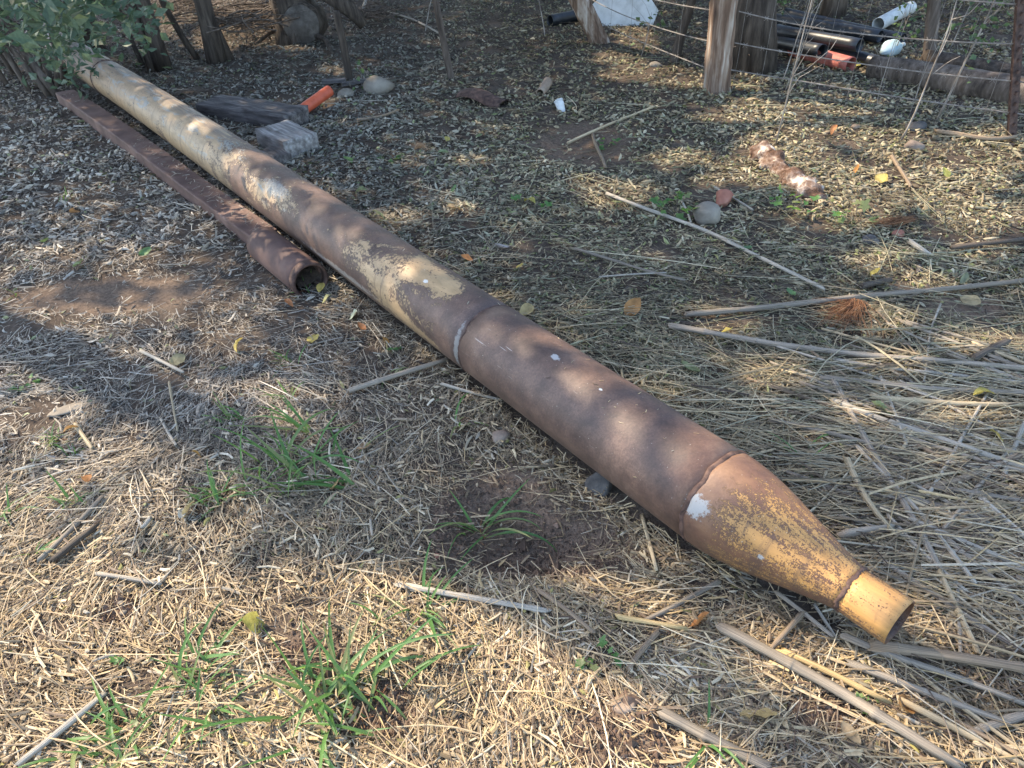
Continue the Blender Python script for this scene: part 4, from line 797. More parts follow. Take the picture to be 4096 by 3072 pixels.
# ------------------------------------------------------------------ loose stalks and sticks
GREY, PALE, STRAW, BROWN, DARK, GOLD = (.30, .25, .19), (.42, .37, .295), (.50, .39, .24), (.28, .205, .135), (.11, .085, .063), (.55, .39, .18)
STALKS = [  # points in the photo, radius in metres, tint, label
 ([(2423, 793), (2860, 960), (3290, 1178)], .0085, PALE, 'long pale straight stalk lying just in front of the pale grey boulder'),
 ([(2742, 1270), (3072, 1238), (3600, 1185), (4140, 1134)], .0105, GREY, 'long grey cane crossing behind the reddish plume'),
 ([(2682, 1312), (3072, 1393), (3500, 1445), (4140, 1512)], .0105, GREY, 'long jointed grey cane next below the plume, running out of view'),
 ([(3330, 1448), (3480, 1480), (3813, 1525), (4100, 1560)], .006, PALE, 'thin half peeled white stalk below the long jointed cane'),
 ([(3290, 1534), (3700, 1580), (4140, 1606)], .008, GREY, 'straight grey cane just below the half peeled white stalk'),
 ([(3475, 1613), (3800, 1640), (4140, 1650)], .008, STRAW, 'tan cane lying parallel below the straight grey cane'),
 ([(3322, 1536), (3440, 1740), (3590, 2000), (3750, 2300)], .009, GREY, 'thick grey stalk lying diagonally across all the other stalks'),
 ([(3330, 1620), (3370, 1641), (3700, 1765), (4140, 1930)], .0085, PALE, 'long bluish white stalk passing under the diagonal stalk'),
 ([(3072, 1689), (3300, 1740), (3500, 1810), (3900, 1900)], .006, GREY, 'thin grey stalk starting beside the last weld'),
 ([(4140, 1815), (3960, 1890), (3820, 1955), (3690, 1972)], .008, BROWN, 'bent brown cane whose root end points toward the reducer'),
 ([(4008, 1843), (3900, 1970), (3742, 2165)], .006, GREY, 'thin stalk crossing over the bent brown cane'),
 ([(4110, 1655), (4050, 1800), (3996, 1940)], .0075, PALE, 'short pale stalk standing out steeply at the edge of the stalk heap'),
 ([(3726, 1976), (3900, 1995), (4140, 2045)], .007, GREY, 'grey stalk below the bent brown cane'),
 ([(3911, 2020), (3990, 2090), (4140, 2215)], .007, PALE, 'pale stalk slanting down from the grey stalk end'),
 ([(3379, 1855), (3420, 1960), (3500, 2101), (3560, 2150)], .009, STRAW, 'split tan cane with frayed end beside the reducer'),
 ([(3354, 2157), (3450, 2140), (3560, 2130)], .009, GREY, 'short thick grey cane piece close behind the reducer'),
 ([(3467, 2603), (3700, 2630), (4140, 2700)], .012, BROWN, 'thick smooth brown stick just below the narrow spout'),
 ([(2879, 2526), (3072, 2633), (3450, 2840), (3830, 3085)], .011, GREY, 'thickest long grey cane, running from below the reducer to the lower frame edge'),
 ([(3363, 2562), (3500, 2640), (3742, 2690), (4140, 2850)], .007, GREY, 'slender grey stalk passing under the thick smooth brown stick'),
 ([(3110, 2603), (3300, 2690), (3556, 2829)], .007, GOLD, 'golden stem lying along the thickest grey cane'),
 ([(3387, 2667), (3700, 2790), (4024, 2905)], .007, GREY, 'long grey stalk beyond the golden stem'),
 ([(3597, 2820), (3820, 2930), (4100, 3080)], .0065, STRAW, 'tan stalk nearest the lower frame corner'),
 ([(3746, 2300), (3810, 2430), (3903, 2622)], .008, STRAW, 'cracked tan cane lying behind the narrow spout'),
 ([(3822, 2377), (3830, 2500), (3835, 2640)], .004, PALE, 'thin pale straight stem across the cracked tan cane'),
 ([(4140, 2850), (4000, 2895), (3867, 2945)], .008, GREY, 'broken grey cane end with dark hollow tip'),
 ([(3879, 2985), (4140, 3010)], .006, STRAW, 'short tan stalk below the broken grey cane'),
 ([(3258, 2425), (3346, 2566)], .004, PALE, 'short pale stem under the spout, pointing at it'),
 ([(3104, 2377), (3200, 2450), (3330, 2560)], .005, GREY, 'bluish stem tucked under the lower edge of the reducer'),
 ([(3205, 2465), (3140, 2540), (3060, 2630)], .006, BROWN, 'brown stalk crossing under the reducer'),
 ([(2880, 2330), (2720, 2420), (2565, 2494)], .006, GREY, 'grey stick sloping away from the reducer over sunlit straw'),
 ([(2464, 2478), (2600, 2500), (2740, 2522)], .006, GOLD, 'short golden stem ending in a brown curled leaf'),
 ([(2637, 2857), (2830, 2960), (3080, 3080)], .010, GREY, 'thick grey stalk beside the bare earth mound'),
 ([(1601, 2340), (1850, 2390), (2048, 2417), (2190, 2445)], .0075, PALE, 'long pale cane below the bare hollow, its end behind a grass tuft'),
 ([(2637, 2526), (2570, 2600), (2508, 2690)], .007, BROWN, 'short brown stalk over the sunlit straw, left of the reducer'),
 ([(2153, 2360), (2270, 2440), (2379, 2546)], .006, BROWN, 'weathered brown stalk beside the tip of the long pale cane'),
 ([(2571, 2059), (2600, 2180), (2626, 2290)], .005, STRAW, 'tan stalk standing away from the lower side of the thick pipe by the last weld'),
 ([(1405, 1576), (1540, 1532), (1790, 1458)], .0085, GREY, 'dark grey stick touching the thick pipe near the middle weld'),
 ([(1765, 1536), (1880, 1575), (2001, 1607)], .005, PALE, 'bluish white stem touching the thick pipe above the arching grass'),
 ([(100, 3085), (270, 2950), (428, 2812)], .0075, PALE, 'pale cane lying across the sunlit straw in the nearest corner'),
 ([(395, 2312), (520, 2330), (662, 2355)], .0055, PALE, 'short pale stick just above the two round pebbles'),
 ([(170, 2268), (300, 2150), (426, 2013)], .006, GREY, 'long grey strip lying beside the dark bark piece'),
 ([(240, 2260), (310, 2200), (395, 2143)], .009, DARK, 'dark bark piece in the straw above the sunlit corner'),
 ([(574, 1425), (640, 1455), (740, 1500)], .006, PALE, 'whitish twig below the beam, left of the green tufts'),
 ([(2293, 1013), (2520, 1080), (2738, 1136)], .005, GREY, 'bluish grey stem, left of the long pale straight stalk'),
 ([(2395, 1124), (2520, 1112), (2664, 1106)], .004, PALE, 'thin white stem resting on the bluish grey stem'),
 ([(2367, 509), (2395, 600), (2423, 682)], .009, BROWN, 'upright leaning brown stick in the open litter'),
 ([(1556, 60), (1660, 95), (1765, 153)], .010, PALE, 'pale bent branch propped against the sapling'),
 ([(1436, 500), (1520, 490), (1598, 458)], .008, BROWN, 'brown stick right of the pale grey weathered timber'),
 ([(3743, 542), (3850, 552), (3930, 575), (4049, 562)], .012, BROWN, 'crooked brown branch at the foot of the steel post'),
 ([(2270, 551), (2450, 490), (2622, 440)], .008, STRAW, 'tan stalk reaching toward the weathered post'),
 ([(3800, 1008), (3950, 990), (4140, 968)], .010, DARK, 'dark bark strip right of the brick shard'),
 ([(3878, 1460), (3950, 1420), (4026, 1379)], .012, DARK, 'dark thick twig above the straight grey cane'),
 ([(3628, 986), (3711, 1037)], .010, PALE, 'white flat wood chip near the knobbly chunk'),
 ([(2854, 768), (2940, 820), (3006, 865)], .006, PALE, 'white stick behind the pale grey boulder'),
 ([(2715, 810), (2745, 850), (2761, 910)], .005, PALE, 'bent pale twig in front of the ivy weed'),
 ([(3560, 640), (3600, 700), (3640, 760)], .009, BROWN, 'brown stick in the sunlit litter beyond the rotten log'),
 ([(3440, 1165), (3500, 1150), (3560, 1135)], .012, DARK, 'dark broken branch just above the plume'),
 ([(680, 1536), (690, 1600), (715, 1735)], .0035, STRAW, 'thin bent straw standing out of the short hay'),
 ([(650, 1690), (680, 1750), (712, 1800)], .004, PALE, 'whitish short stem left of the leaning grass shoot'),
 ([(310, 1715), (345, 1765), (378, 1812)], .006, STRAW, 'stubby pale chip beside the first grass tuft'),
 ([(590, 2130), (618, 2092)], .006, PALE, 'stubby cut stem piece beside the curled tan leaf'),
]
def stalk(px, r, tint, label, seed):
    g = np.random.default_rng(seed); K = np.array([G(*p)[:2] for p in px]); L = np.concatenate([[0], np.cumsum(np.linalg.norm(np.diff(K, axis=0), axis=1))]); tot = L[-1]; n = max(6, int(tot/.05)); q = np.linspace(0, tot, n)
    x = np.interp(q, L, K[:, 0]); y = np.interp(q, L, K[:, 1]); ksz = np.array([.25, .5, .25])
    for _ in range(3): x[1:-1] = np.convolve(x, ksz, 'same')[1:-1]; y[1:-1] = np.convolve(y, ksz, 'same')[1:-1]
    hz = HT(x, y); z0 = np.polyval(np.polyfit(q, hz, 1), q); z = np.maximum(z0+.014+r*.8+g.uniform(0, .008), hz+r*.5)
    if n > 8: 
        x = x+.004*np.sin(q*9+g.uniform(0, 6)); y = y+.004*np.sin(q*8+g.uniform(0, 6))
    P = np.stack([x, y, z], 1); rr = r*np.linspace(1.08, .86, n); mb = MB(); sides = 9
    # joints of the cane
    S_, R_, = [0.], [rr[0]*.9]; node = np.arange(g.uniform(.05, .2), tot-.03, g.uniform(.17, .26)); qs = np.sort(np.concatenate([q, node-.006, node, node+.006])); qs = qs[(qs >= 0) & (qs <= tot)]
    PP = np.stack([np.interp(qs, q, P[:, i]) for i in range(3)], 1); rad = np.interp(qs, q, rr)*(1+.05*g.normal(0, 1, len(qs)))
    for nd in node: rad = rad*(1+.22*np.exp(-((qs-nd)/.004)**2))
    ok = np.concatenate([[True], np.diff(qs) > 1e-4]); PP, rad, qs = PP[ok], rad[ok], qs[ok]
    T, A, B_ = frames(PP); th_ = np.arange(sides)*2*PI/sides; jag = 1+.10*g.normal(0, 1, sides)
    v = PP[:, None]+(rad[:, None]*jag[None])[..., None]*(np.cos(th_)[None, :, None]*A[:, None]+np.sin(th_)[None, :, None]*B_[:, None])
    v[0] += T[0]*g.normal(0, r*.9, sides)[:, None]; v[-1] += T[-1]*g.normal(0, r*.9, sides)[:, None]
    m_ = len(PP); f = [(i*sides+j, i*sides+(j+1) % sides, (i+1)*sides+(j+1) % sides, (i+1)*sides+j) for i in range(m_-1) for j in range(sides)]+[tuple(range(sides))[::-1], tuple((m_-1)*sides+j for j in range(sides))]
    mb.add(v.reshape(-1, 3), f, along=np.repeat(qs, sides), round=np.tile(np.abs(np.arange(sides)/sides-.5), m_))
    kk = g.uniform(.85, 1.15); o = mb.obj('dry_stalk' if tint not in (DARK, BROWN) else 'stick', M_['stalk']); o['tint'] = tuple(float(c*kk) for c in tint); 
    return tag(o, label, 'stalk' if tint not in (DARK, BROWN) else 'stick', 'dry stalks and sticks strewn over the ground')
for i, (px, r, tint, lab) in enumerate(STALKS): stalk(px, r*1.08, tint, lab, 300+i)
hd = G(4140, 1930)-G(3330, 1620); ha = math.atan2(hd[1], hd[0])
def far_px(P): x, y, d = proj(np.array([P[0], P[1], 0])); return (float(x), float(y))
for i in range(95):
    g = np.random.default_rng(4000+i); c0 = G(*[(3800, 1700), (3850, 1950), (3900, 2250), (3700, 2750), (4000, 2950), (3500, 1650), (3950, 1500)][i % 7])[:2]+g.normal(0, .13, 2)
    a_ = ha+g.normal(0, .22) if g.random() < .8 else ha+g.normal(0, .9); L_ = g.uniform(.25, .75); d = np.array([math.cos(a_), math.sin(a_)])*L_/2; n_ = np.array([-d[1], d[0]])*g.normal(0, .04)
    s_a, dn_a = pipe_dist(*(c0-d)); s_b, dn_b = pipe_dist(*(c0+d)); s_c, dn_c = pipe_dist(*c0)
    if any(sv > .15 and abs(dv) < .17 for sv, dv in ((s_a, dn_a), (s_b, dn_b), (s_c, dn_c))) or dn_a*dn_b < 0 and max(s_a, s_b) > .1: continue
    stalk([far_px(c0-d), far_px(c0+n_), far_px(c0+d)], g.uniform(.0028, .0062), [GREY, STRAW, PALE, GREY, BROWN][i % 5], 'thin dry cane among many in the dense stalk heap around the spout', 5000+i)
# reddish plume
pl = at(3420, 1210, .03); tipd = G(3290, 1330)-G(3420, 1210); tipd /= np.linalg.norm(tipd); mb = MB(); g = np.random.default_rng(4)
for i in range(170):
    a_ = g.normal(0, .33); d = rotz(a_)@tipd; L_ = g.uniform(.08, .24); p0 = pl+rotz(0)@(np.array([-tipd[1], tipd[0], 0])*g.normal(0, .02))-tipd*g.uniform(0, .06); e = p0+d*L_; e[2] = max(.004, pl[2]-.01-g.random()*.03)
    Q = curve(p0, e, 5, .10, i); tube(mb, Q, np.linspace(.0014, .0007, 5), 4, cap=False)
tag(mb.obj('fibre_plume', M_['plume']), 'tuft of red brown dried root fibres hanging from the long grey cane', 'plume')
mb = MB(); pl2 = at(3600, 890, .015)
for i in range(70):
    d = rotz(g.normal(.15, .1))@np.array([-1., 0, 0]); p0 = pl2+np.array([g.uniform(0, .08), g.normal(0, .015), g.uniform(0, .02)]); tube(mb, curve(p0, p0+d*g.uniform(.08, .2)+np.array([0, 0, -.01]), 4, .06, i), .0012, 4, cap=False)
tag(mb.obj('fibre_plume', M_['plume']), 'flat bundle of red brown fibres beside the brick shard', 'plume')

# ------------------------------------------------------------------ dry stems standing by the fence
g = np.random.default_rng(15)
def dry_stem(px, py, h, lean, label, r=.004, seed=0, side=4, leaves=0):
    B0 = pt(px, py); mb = MB(); P = curve(B0-np.array([0, 0, .02]), B0+np.array([lean, g.normal(0, .08), h]), 10, .05, seed); tube(mb, P, np.linspace(r, r*.45, 10), 6)
    for i in range(side):
        j = g.integers(3, 9); e = P[j]+np.array([g.normal(0, .12), g.normal(0, .1), g.uniform(.05, .2)]); tube(mb, curve(P[j], e, 5, .1, seed+i), np.linspace(r*.5, r*.2, 5), 5, cap=False)
    root = empty('dry_weed', tuple(B0), label, 'plant', 'dry weeds standing along the fence'); mb.obj('stem', M_['grey_wood'], root)
    if leaves:
        C_ = P[g.integers(4, 10, leaves)]+g.normal(0, .075, (leaves, 3)); v, f, cc = leaf_cloud(C_, .05, leafcols(leaves, seed, (.06, .10, .04), (.15, .22, .08)), 1.5, seed=seed); fastmesh('foliage', v, f, cc, M_['leaf'], root)
for i, (px, py, h_, ln, r, sd_, lv, lab) in enumerate([
 (3100, 590, .95, .02, .005, 4, 0, 'bare dry weed stalk midway between the weathered post and the rotten log'), (3125, 330, .9, .12, .005, 4, 0, 'tall bare dry weed right beside the weathered post'), (3160, 330, .8, .2, .004, 3, 0, 'second bare dry weed leaning away from the weathered post'),
 (3140, 360, .7, .05, .003, 3, 0, 'short bare dry weed nearest below the red pipe'), (3600, 560, .85, .1, .006, 5, 0, 'forked dry weed rising from the brown stone'), (3740, 490, 1.1, .12, .0075, 6, 130, 'leafy stem with green leaves in front of the thin grey trunk'),
 (3505, 440, .55, .05, .0025, 2, 0, 'hair thin dry weed in front of the black pipe ends'), (3660, 400, .6, .1, .003, 3, 0, 'dry weed in front of the brown log end'), (2560, 235, .35, .08, .004, 3, 26, 'small green weed at the foot of the leaning post'),
 (3080, 150, .75, .1, .005, 5, 110, 'leafy green creeper beside the weathered post'), (3560, 235, .4, .02, .004, 4, 40, 'green weed growing by the pale blue container'), (3960, 60, .8, .05, .006, 4, 90, 'broad green leafy plant beyond the steel post'),
 (2180, 150, .5, -.1, .006, 1, 0, 'thin bare twig standing left of the leaning post'), (1700, 130, .7, .25, .007, 2, 0, 'thin grey shoot leaning behind the pale bent branch'), (1440, 60, .9, .5, .02, 2, 0, 'slanting grey branch standing behind the sawn stump'), (3010, 40, .9, .1, .005, 5, 90, 'green leafy creeper on the broad rough trunk'), (1480, 380, .16, .0, .003, 2, 12, 'tiny pale leafed twig beside the buff boulder'), (3800, 190, .9, .2, .005, 5, 80, 'green leafy shoot behind the long brown log')]):
    dry_stem(px, py, h_, ln, lab, r, 400+i*7, sd_, lv)

# ------------------------------------------------------------------ grass tufts
def blade_mesh(i):
    g = np.random.default_rng(700+i); n = 9; q = np.linspace(0, 1, n); lean = g.uniform(.35, .9); droop = g.uniform(.2, 1.25)
    ang = lean*0+q**1.3*droop; dx = np.cumsum(np.cos(1.15-ang*1.25))/n; dz = np.cumsum(np.sin(1.15-ang*1.25))/n; dx -= dx[0]; dz -= dz[0]
    wd = .031*np.minimum(1, .35+q*2.6)*np.clip(1-q, 0, 1)**.55+.0006; tw = g.uniform(-.8, .8); y0 = .06*np.sin(q*g.uniform(1, 3))*g.choice([-1, 1])
    vs_ = []
    for k_ in range(n):
        a_ = tw*q[k_]; side = np.array([0, math.cos(a_), math.sin(a_)]); c = np.array([dx[k_], y0[k_], dz[k_]])
        vs_ += [c-side*wd[k_], c+np.array([.0, 0, -wd[k_]*.45]), c+side*wd[k_]]
    fs = [(k_*3+j, k_*3+j+1, k_*3+j+4, k_*3+j+3) for k_ in range(n-1) for j in range(2)]
    mb = MB(); mb.add(vs_, fs); return mb.mesh('leaf_blade', M_['blade'])
BL = [blade_mesh(i) for i in range(9)]
def tuft(px, py, nb, L0, L1, label, spread=.03, dirs=None, seed=0, wid=1., flat=0.):
    g = np.random.default_rng(seed); B0 = pt(px, py); root = empty('grass_tuft', tuple(B0), label, 'grass tuft', 'green grass tufts growing through the straw')
    for i in range(int(nb*1.4)):
        o = bpy.data.objects.new('leaf_blade', BL[g.integers(0, 9)]); COL.objects.link(o); o.parent = root; L_ = g.uniform(L0, L1)*.86
        yaw = g.uniform(0, 2*PI) if dirs is None else g.choice(dirs)+g.normal(0, .35)
        o.location = (g.normal(0, spread), g.normal(0, spread), -.004); o.rotation_euler = (g.normal(0, .15), g.uniform(-.15, .7)+flat, yaw); o.scale = (L_, L_*wid*g.uniform(.7, 1.15)*(.16/L_)**.45, L_)
    mb = MB()
    for i in range(max(5, nb)):
        a_ = g.uniform(0, 2*PI); p0 = B0+np.array([g.normal(0, spread), g.normal(0, spread), -.005]); tube(mb, curve(p0, p0+np.array([math.cos(a_)*.05, math.sin(a_)*.05, .02]), 4, .1, i), .0012, 4, cap=False)
    mb.obj('dead_base', M_['plume'], root)
TUFTS = [(225, 1760, 8, .09, .20, 'upright grass tuft standing alone in the hay near the flat pale stone', .012), (300, 1825, 6, .05, .09, 'low dark grass sprig just below the upright tuft', .012), (30, 2060, 7, .10, .2, 'drooping grass at the edge of view beside the dark bark piece', .02),
 (300, 2045, 10, .06, .17, 'sparse grass tuft mixed with dead blades above the dark bark piece', .03), (135, 2215, 4, .08, .18, 'single thin green shoot below the dark bark piece', .008), (960, 1680, 8, .12, .2, 'flat lying grass pointing toward the frame edge above the big clump', .02),
 (1160, 1870, 26, .16, .40, 'large spreading grass clump midway between beam and nearest tufts', .055), (1425, 1950, 5, .2, .40, 'long leaning grass shoot with bent stem beside the large clump', .01), (1235, 1735, 5, .2, .38, 'single tall broad blade behind the large clump', .01),
 (1160, 1590, 7, .08, .17, 'thin grass behind the single tall blade', .02), (880, 1985, 18, .08, .2, 'dense low grass clump left of the large spreading clump', .025), (1832, 1700, 3, .12, .24, 'lone arching grass stalk next to the thick pipe', .006),
 (1905, 2080, 9, .16, .34, 'grass tuft rooted at the bare hollow', .014), (1690, 2440, 11, .14, .30, 'wide starry grass tuft at the end of the long pale cane', .014), (1380, 2790, 40, .14, .36, 'biggest and brightest grass clump close to the lower frame edge', .06),
 (830, 2680, 14, .10, .22, 'blue green grass tuft behind the biggest clump', .025), (835, 2850, 14, .10, .24, 'bright grass tuft between the biggest clump and the corner clump', .025), (500, 3000, 20, .12, .26, 'grass clump cut by the lower frame edge', .04),
 (2830, 2945, 4, .14, .24, 'few arching blades over the thick grey stalk by the earth mound', .01), (1150, 1440, 8, .06, .14, 'small pale grass tuft below the open stub pipe', .02), (260, 795, 6, .05, .12, 'tiny grass tuft out in the shaded hay far from the others', .02), (1560, 1500, 5, .07, .14, 'few short blades touching the dark grey stick', .015),
 (60, 1190, 3, .05, .1, 'two thin blades in shaded hay by the frame edge', .006), (3850, 2620, 3, .03, .06, 'tiny green seedling among stalks beyond the thick brown stick', .006), (1230, 1160, 5, .06, .12, 'short blades growing at the mouth of the stub pipe', .02), (3200, 1820, 7, .1, .22, 'grey green drooping grass behind the reducer', .02)]
for i, (px, py, nb, l0, l1, lab, sp_) in enumerate(TUFTS): tuft(px, py, nb, l0, l1, lab, sp_, None if i not in (5, 7, 8) else [PI*.85], 800+i, 1., .25 if i in (5, 7) else 0.)
# broad-leaved weeds: each leaf a part
def weed_leaf(i):
    g = np.random.default_rng(i); n = 14; vs_ = [(0, 0, 0)]
    for k_ in range(n):
        a_ = 2*PI*k_/n; r = .46*(1+.30*math.sin(a_*5+i)+.14*g.normal()); vs_.append((.5+r*math.cos(a_), r*.85*math.sin(a_), .10*math.cos(2*a_)+.02*g.normal()))
    vs_[0] = (.5, 0, -.06); fs = [(0, 1+k_, 1+(k_+1) % n) for k_ in range(n)]; mb = MB(); mb.add(vs_, fs); return mb.mesh('leaf', M_['blade'])
WL = [weed_leaf(i) for i in range(5)]
def weed(px, py, nl, sz, spread, label, seed, h=.05):
    g = np.random.default_rng(seed); B0 = pt(px, py); root = empty('leafy_weed', tuple(B0), label, 'weed', 'small broad-leaved weeds')
    mb = MB()
    for i in range(nl):
        a_ = g.uniform(0, 2*PI); e = np.array([math.cos(a_)*spread*g.random()**.5, math.sin(a_)*spread*g.random()**.5, h*g.uniform(.4, 1.2)]); o = bpy.data.objects.new('leaf', WL[g.integers(0, 5)]); COL.objects.link(o); o.parent = root
        o.location = e; s_2 = sz*g.uniform(.6, 1.25); o.scale = (s_2,)*3; o.rotation_euler = (g.normal(0, .35), g.normal(0, .35), a_); tube(mb, curve(B0, B0+e, 4, .08, i), .0012, 4, cap=False)
    mb.obj('stem', M_['bark'], root)
weed(2400, 2660, 9, .026, .035, 'tiny bright lobed weed in sunlit straw above the earth mound', 1, .03); weed(2700, 860, 16, .055, .10, 'ivy-like green weed beside the pale grey boulder', 2, .08); weed(3150, 860, 14, .05, .10, 'green weed at the end of the rotten log', 3, .07)
weed(3420, 900, 8, .05, .07, 'small green weed right of the rotten log', 4, .06); weed(90, 1545, 9, .03, .04, 'dark green weed patch near the frame edge above the hay tufts', 5, .02); weed(520, 2655, 4, .02, .02, 'tiny bright seedling above the corner grass', 6, .03); weed(2440, 560, 8, .05, .07, 'low green weed beside the upright leaning stick', 7, .05)
weed(3480, 2840, 5, .02, .03, 'small seedling between the stalks by the golden stem', 8, .03); weed(560, 2900, 8, .014, .02, 'cluster of tiny yellow green buds beside the corner clump', 9, .035); weed(2130, 2050 - 1610 + 400, 7, .05, .08, 'low green weed in the litter near the clay tube', 10, .05); weed(1560, 640, 6, .04, .06, 'few green leaves in the litter right of the grey timber', 11, .02)

# ------------------------------------------------------------------ fallen leaves
m, t, b = nodemat('fallen_leaf', .6, .3); k = N(t); cl = k.n('Attribute', attribute_name='tint', attribute_type='OBJECT'); f_ = k.noise(k.coords((1, 1, 1)), 2.2, 4., .6)
col = k.mix(1., cl.outputs['Color'], k.ramp(f_, [(.3, .6), (.65, 1.2)]), 'MULTIPLY'); k.L(col, b.inputs['Base Color']); out = t.nodes['Material Output']; tr = k.n('BsdfTranslucent'); k.L(col, tr.inputs[0]); mx = k.n('MixShader'); mx.inputs[0].default_value = .3
k.L(b.outputs[0], mx.inputs[1]); k.L(tr.outputs[0], mx.inputs[2]); k.L(mx.outputs[0], out.inputs[0]); M_['fallen'] = m
def dead_leaf(i):
    g = np.random.default_rng(60+i); n1, n2 = 8, 5; curl = g.uniform(.2, 1.1); vs_ = []
    for a_ in range(n1):
        u = a_/(n1-1); wdt = .42*math.sin(PI*min(1, u*.97+.02))**.7*(1-.25*u)
        for c in range(n2):
            q = c/(n2-1)*2-1; vs_.append((u-.5, q*wdt*(1-.25*curl*abs(q)), .22*curl*q*q*wdt*1.6+.18*math.sin(u*3+i)*curl+.03*g.normal()))
    fs = [(a_*n2+c, a_*n2+c+1, (a_+1)*n2+c+1, (a_+1)*n2+c) for a_ in range(n1-1) for c in range(n2-1)]; mb = MB(); mb.add(vs_, fs); return mb.mesh('fallen_leaf', M_['fallen'])
DL = [dead_leaf(i) for i in range(7)]
YEL, TAN, ORA, OLV, PALEL, GRN = (.46, .36, .10), (.40, .29, .15), (.42, .20, .07), (.24, .25, .12), (.46, .44, .37), (.12, .20, .08)
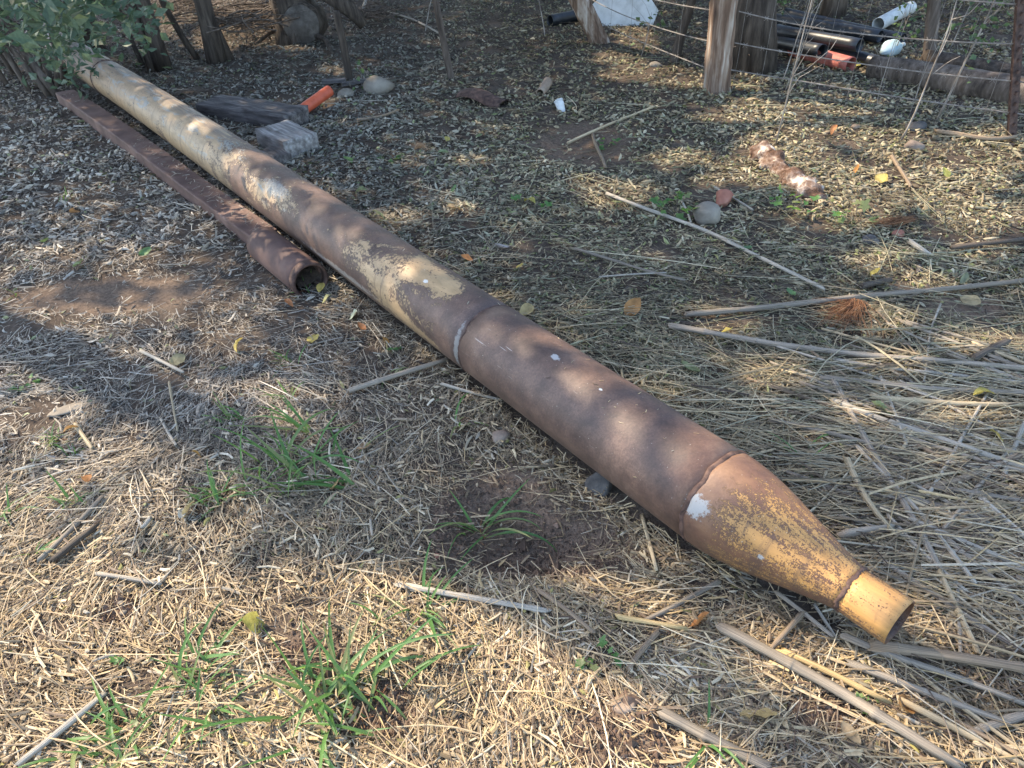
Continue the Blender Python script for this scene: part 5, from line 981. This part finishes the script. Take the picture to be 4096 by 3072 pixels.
LEAVES = [(770, 2070, .05, TAN, 'curled tan leaf standing on edge in the hay below the grass'), (738, 2080, .03, PALEL, 'small grey leaf beside the curled tan leaf'), (1030, 2525, .06, YEL, 'large mustard leaf alone in the straw above the bright grass'), (1460, 1805, .05, TAN, 'tan leaf just above the long leaning grass shoot'), (1345, 1965, .045, TAN, 'buff leaf below the long leaning grass shoot'),
 (1255, 1365, .05, YEL, 'bright yellow leaf hanging upright below the stub pipe'), (1160, 1232, .04, ORA, 'orange brown leaf below the mouth of the stub pipe'), (1288, 1168, .04, YEL, 'yellow leaf right at the mouth of the stub pipe'), (1310, 1213, .04, OLV, 'pale olive leaf near the mouth of the stub pipe'), (1545, 1378, .045, ORA, 'crisp orange leaf beside the thick pipe'),
 (1450, 1320, .035, ORA, 'small rust leaf between stub pipe and thick pipe'), (1655, 1370, .06, GRN, 'green pointed leaf beside the thick pipe'), (1505, 1230, .05, PALEL, 'grey curled leaf touching the thick pipe'), (1447, 783, .06, OLV, 'olive yellow leaf fallen behind the thick pipe near its middle'), (1518, 880, .06, OLV, 'yellow green leaf lying on the far edge of the thick pipe'),
 (1815, 862, .07, TAN, 'tan upright leaf in open litter beyond the pipe middle'), (1870, 1055, .05, ORA, 'orange brown curled leaf beyond the dark weld'), (2010, 1010, .06, PALEL, 'arched pale leaf beyond the dark weld'), (1815, 780, .05, GRN, 'grey green leaf in open litter'), (2080, 1088, .04, YEL, 'yellow ivy-shaped leaf in shaded litter'), (2120, 840, .06, YEL, 'yellow leaf left of the long pale straight stalk'),
 (2105, 1260, .06, TAN, 'brown leaf just beyond the thick pipe by the middle weld'), (2530, 1250, .07, ORA, 'orange tan curled leaf left of the long grey cane'), (2900, 1335, .055, YEL, 'yellow leaf over the long jointed grey cane'), (2760, 1485, .06, OLV, 'long olive leaf near the pale stalk bundle'), (2980, 1145 - 130, .05, GRN, 'green leaf right beside the long pale straight stalk'),
 (1790, 570, .05, YEL, 'yellow leaf in the litter far beyond the pipe middle'), (1685, 615, .09, TAN, 'large tan leaf standing up beyond the timbers'), (1775, 628, .05, OLV, 'olive folded leaf beside the large tan leaf'), (1395, 660, .06, GRN, 'pale green leaf between the timber and the thick pipe'), (1940, 615, .05, PALEL, 'bluish white crumpled scrap in the litter'),
 (3518, 735, .07, YEL, 'yellow leaf in sunlit litter right of the rotten log'), (3415, 705, .05, ORA, 'red orange leaf right of the rotten log'), (3780, 710, .06, YEL, 'golden leaf in sunlit litter near the crooked branch'), (3330, 545, .06, ORA, 'orange leaf beyond the rotten log'), (3870, 302, .09, YEL, 'yellow leaf on the far brown log'), (3420, 640 - 370, .08, YEL, 'yellow leaf at the end of the red pipe'),
 (3850, 1130, .05, OLV, 'pale yellow green leaf beside the long grey cane'), (3160, 1185, .05, GRN, 'green yellow leaf above the long grey cane'), (3490, 1106, .05, YEL, 'mottled yellow leaf beside the dark broken branch'), (3880, 1205, .06, TAN, 'tan curled leaf just below the long grey cane'), (3920, 1610, .05, YEL, 'yellow leaf on the straight grey cane'), (3970, 1775, .045, YEL, 'yellow leaf beside the bluish white stalk'),
 (3520, 1665, .06, OLV, 'brown green broad leaf on the stalk heap'), (2790, 2495, .05, ORA, 'papery orange leaf at the tip of the golden stem'), (3615, 2840, .06, ORA, 'cupped orange brown leaf among the near stalks'), (3395, 2950, .04, TAN, 'curled brown husk among the near stalks'), (3030, 2870, .06, TAN, 'buff ribbed leaf near the thick grey stalk'), (300, 1745, .04, ORA, 'rust leaf scrap beside the upright grass tuft'),
 (800, 1850, .03, ORA, 'orange leaf scrap in the hay left of the large clump'), (365, 1945, .03, ORA, 'small orange scrap on greyish hay'), (325, 1085, .06, OLV, 'yellow green leaf out in the shaded hay'), (190, 985, .045, GRN, 'pale green leaf near the frame edge in shaded hay'), (590, 1030, .05, GRN, 'olive narrow leaf in shaded hay by the twig'), (715, 1455, .05, OLV, 'olive leaf just above the whitish twig'), (965, 1395, .05, YEL, 'yellow leaf on the hay left of the yellow upright leaf'), (1035, 1040, .05, ORA, 'rust leaf just below the beam end'), (305, 865, .05, ORA, 'orange rust leaf far out in shaded hay'), (1250, 1150 - 190, .05, PALEL, 'white shell-like leaf between stub pipe and thick pipe'), (225, 1855, .035, PALEL, 'white scrap below the upright grass tuft')]
for i, (px, py, sz, c_, lab) in enumerate(LEAVES):
    g = np.random.default_rng(1500+i); B0 = pt(px, py)
    o = bpy.data.objects.new('fallen_leaf', DL[i % 7]); COL.objects.link(o); sz *= 1.3; o.location = B0+np.array([0, 0, .03]); o.scale = (sz, sz*g.uniform(.8, 1.2), sz); o.rotation_euler = (g.normal(0, .45), g.normal(0, .45), g.uniform(0, 6.3))
    s, dn = pipe_dist(B0[0], B0[1])
    if abs(dn) < .15 and s > .3: o.location = B0+np.array(PN*(.19 if dn > 0 else -.19)-PN*dn)+np.array([0, 0, .02])
    o['tint'] = tuple(float(x*g.uniform(.9, 1.1)) for x in c_); tag(o, lab, 'leaf', 'single leaves fallen on the straw')
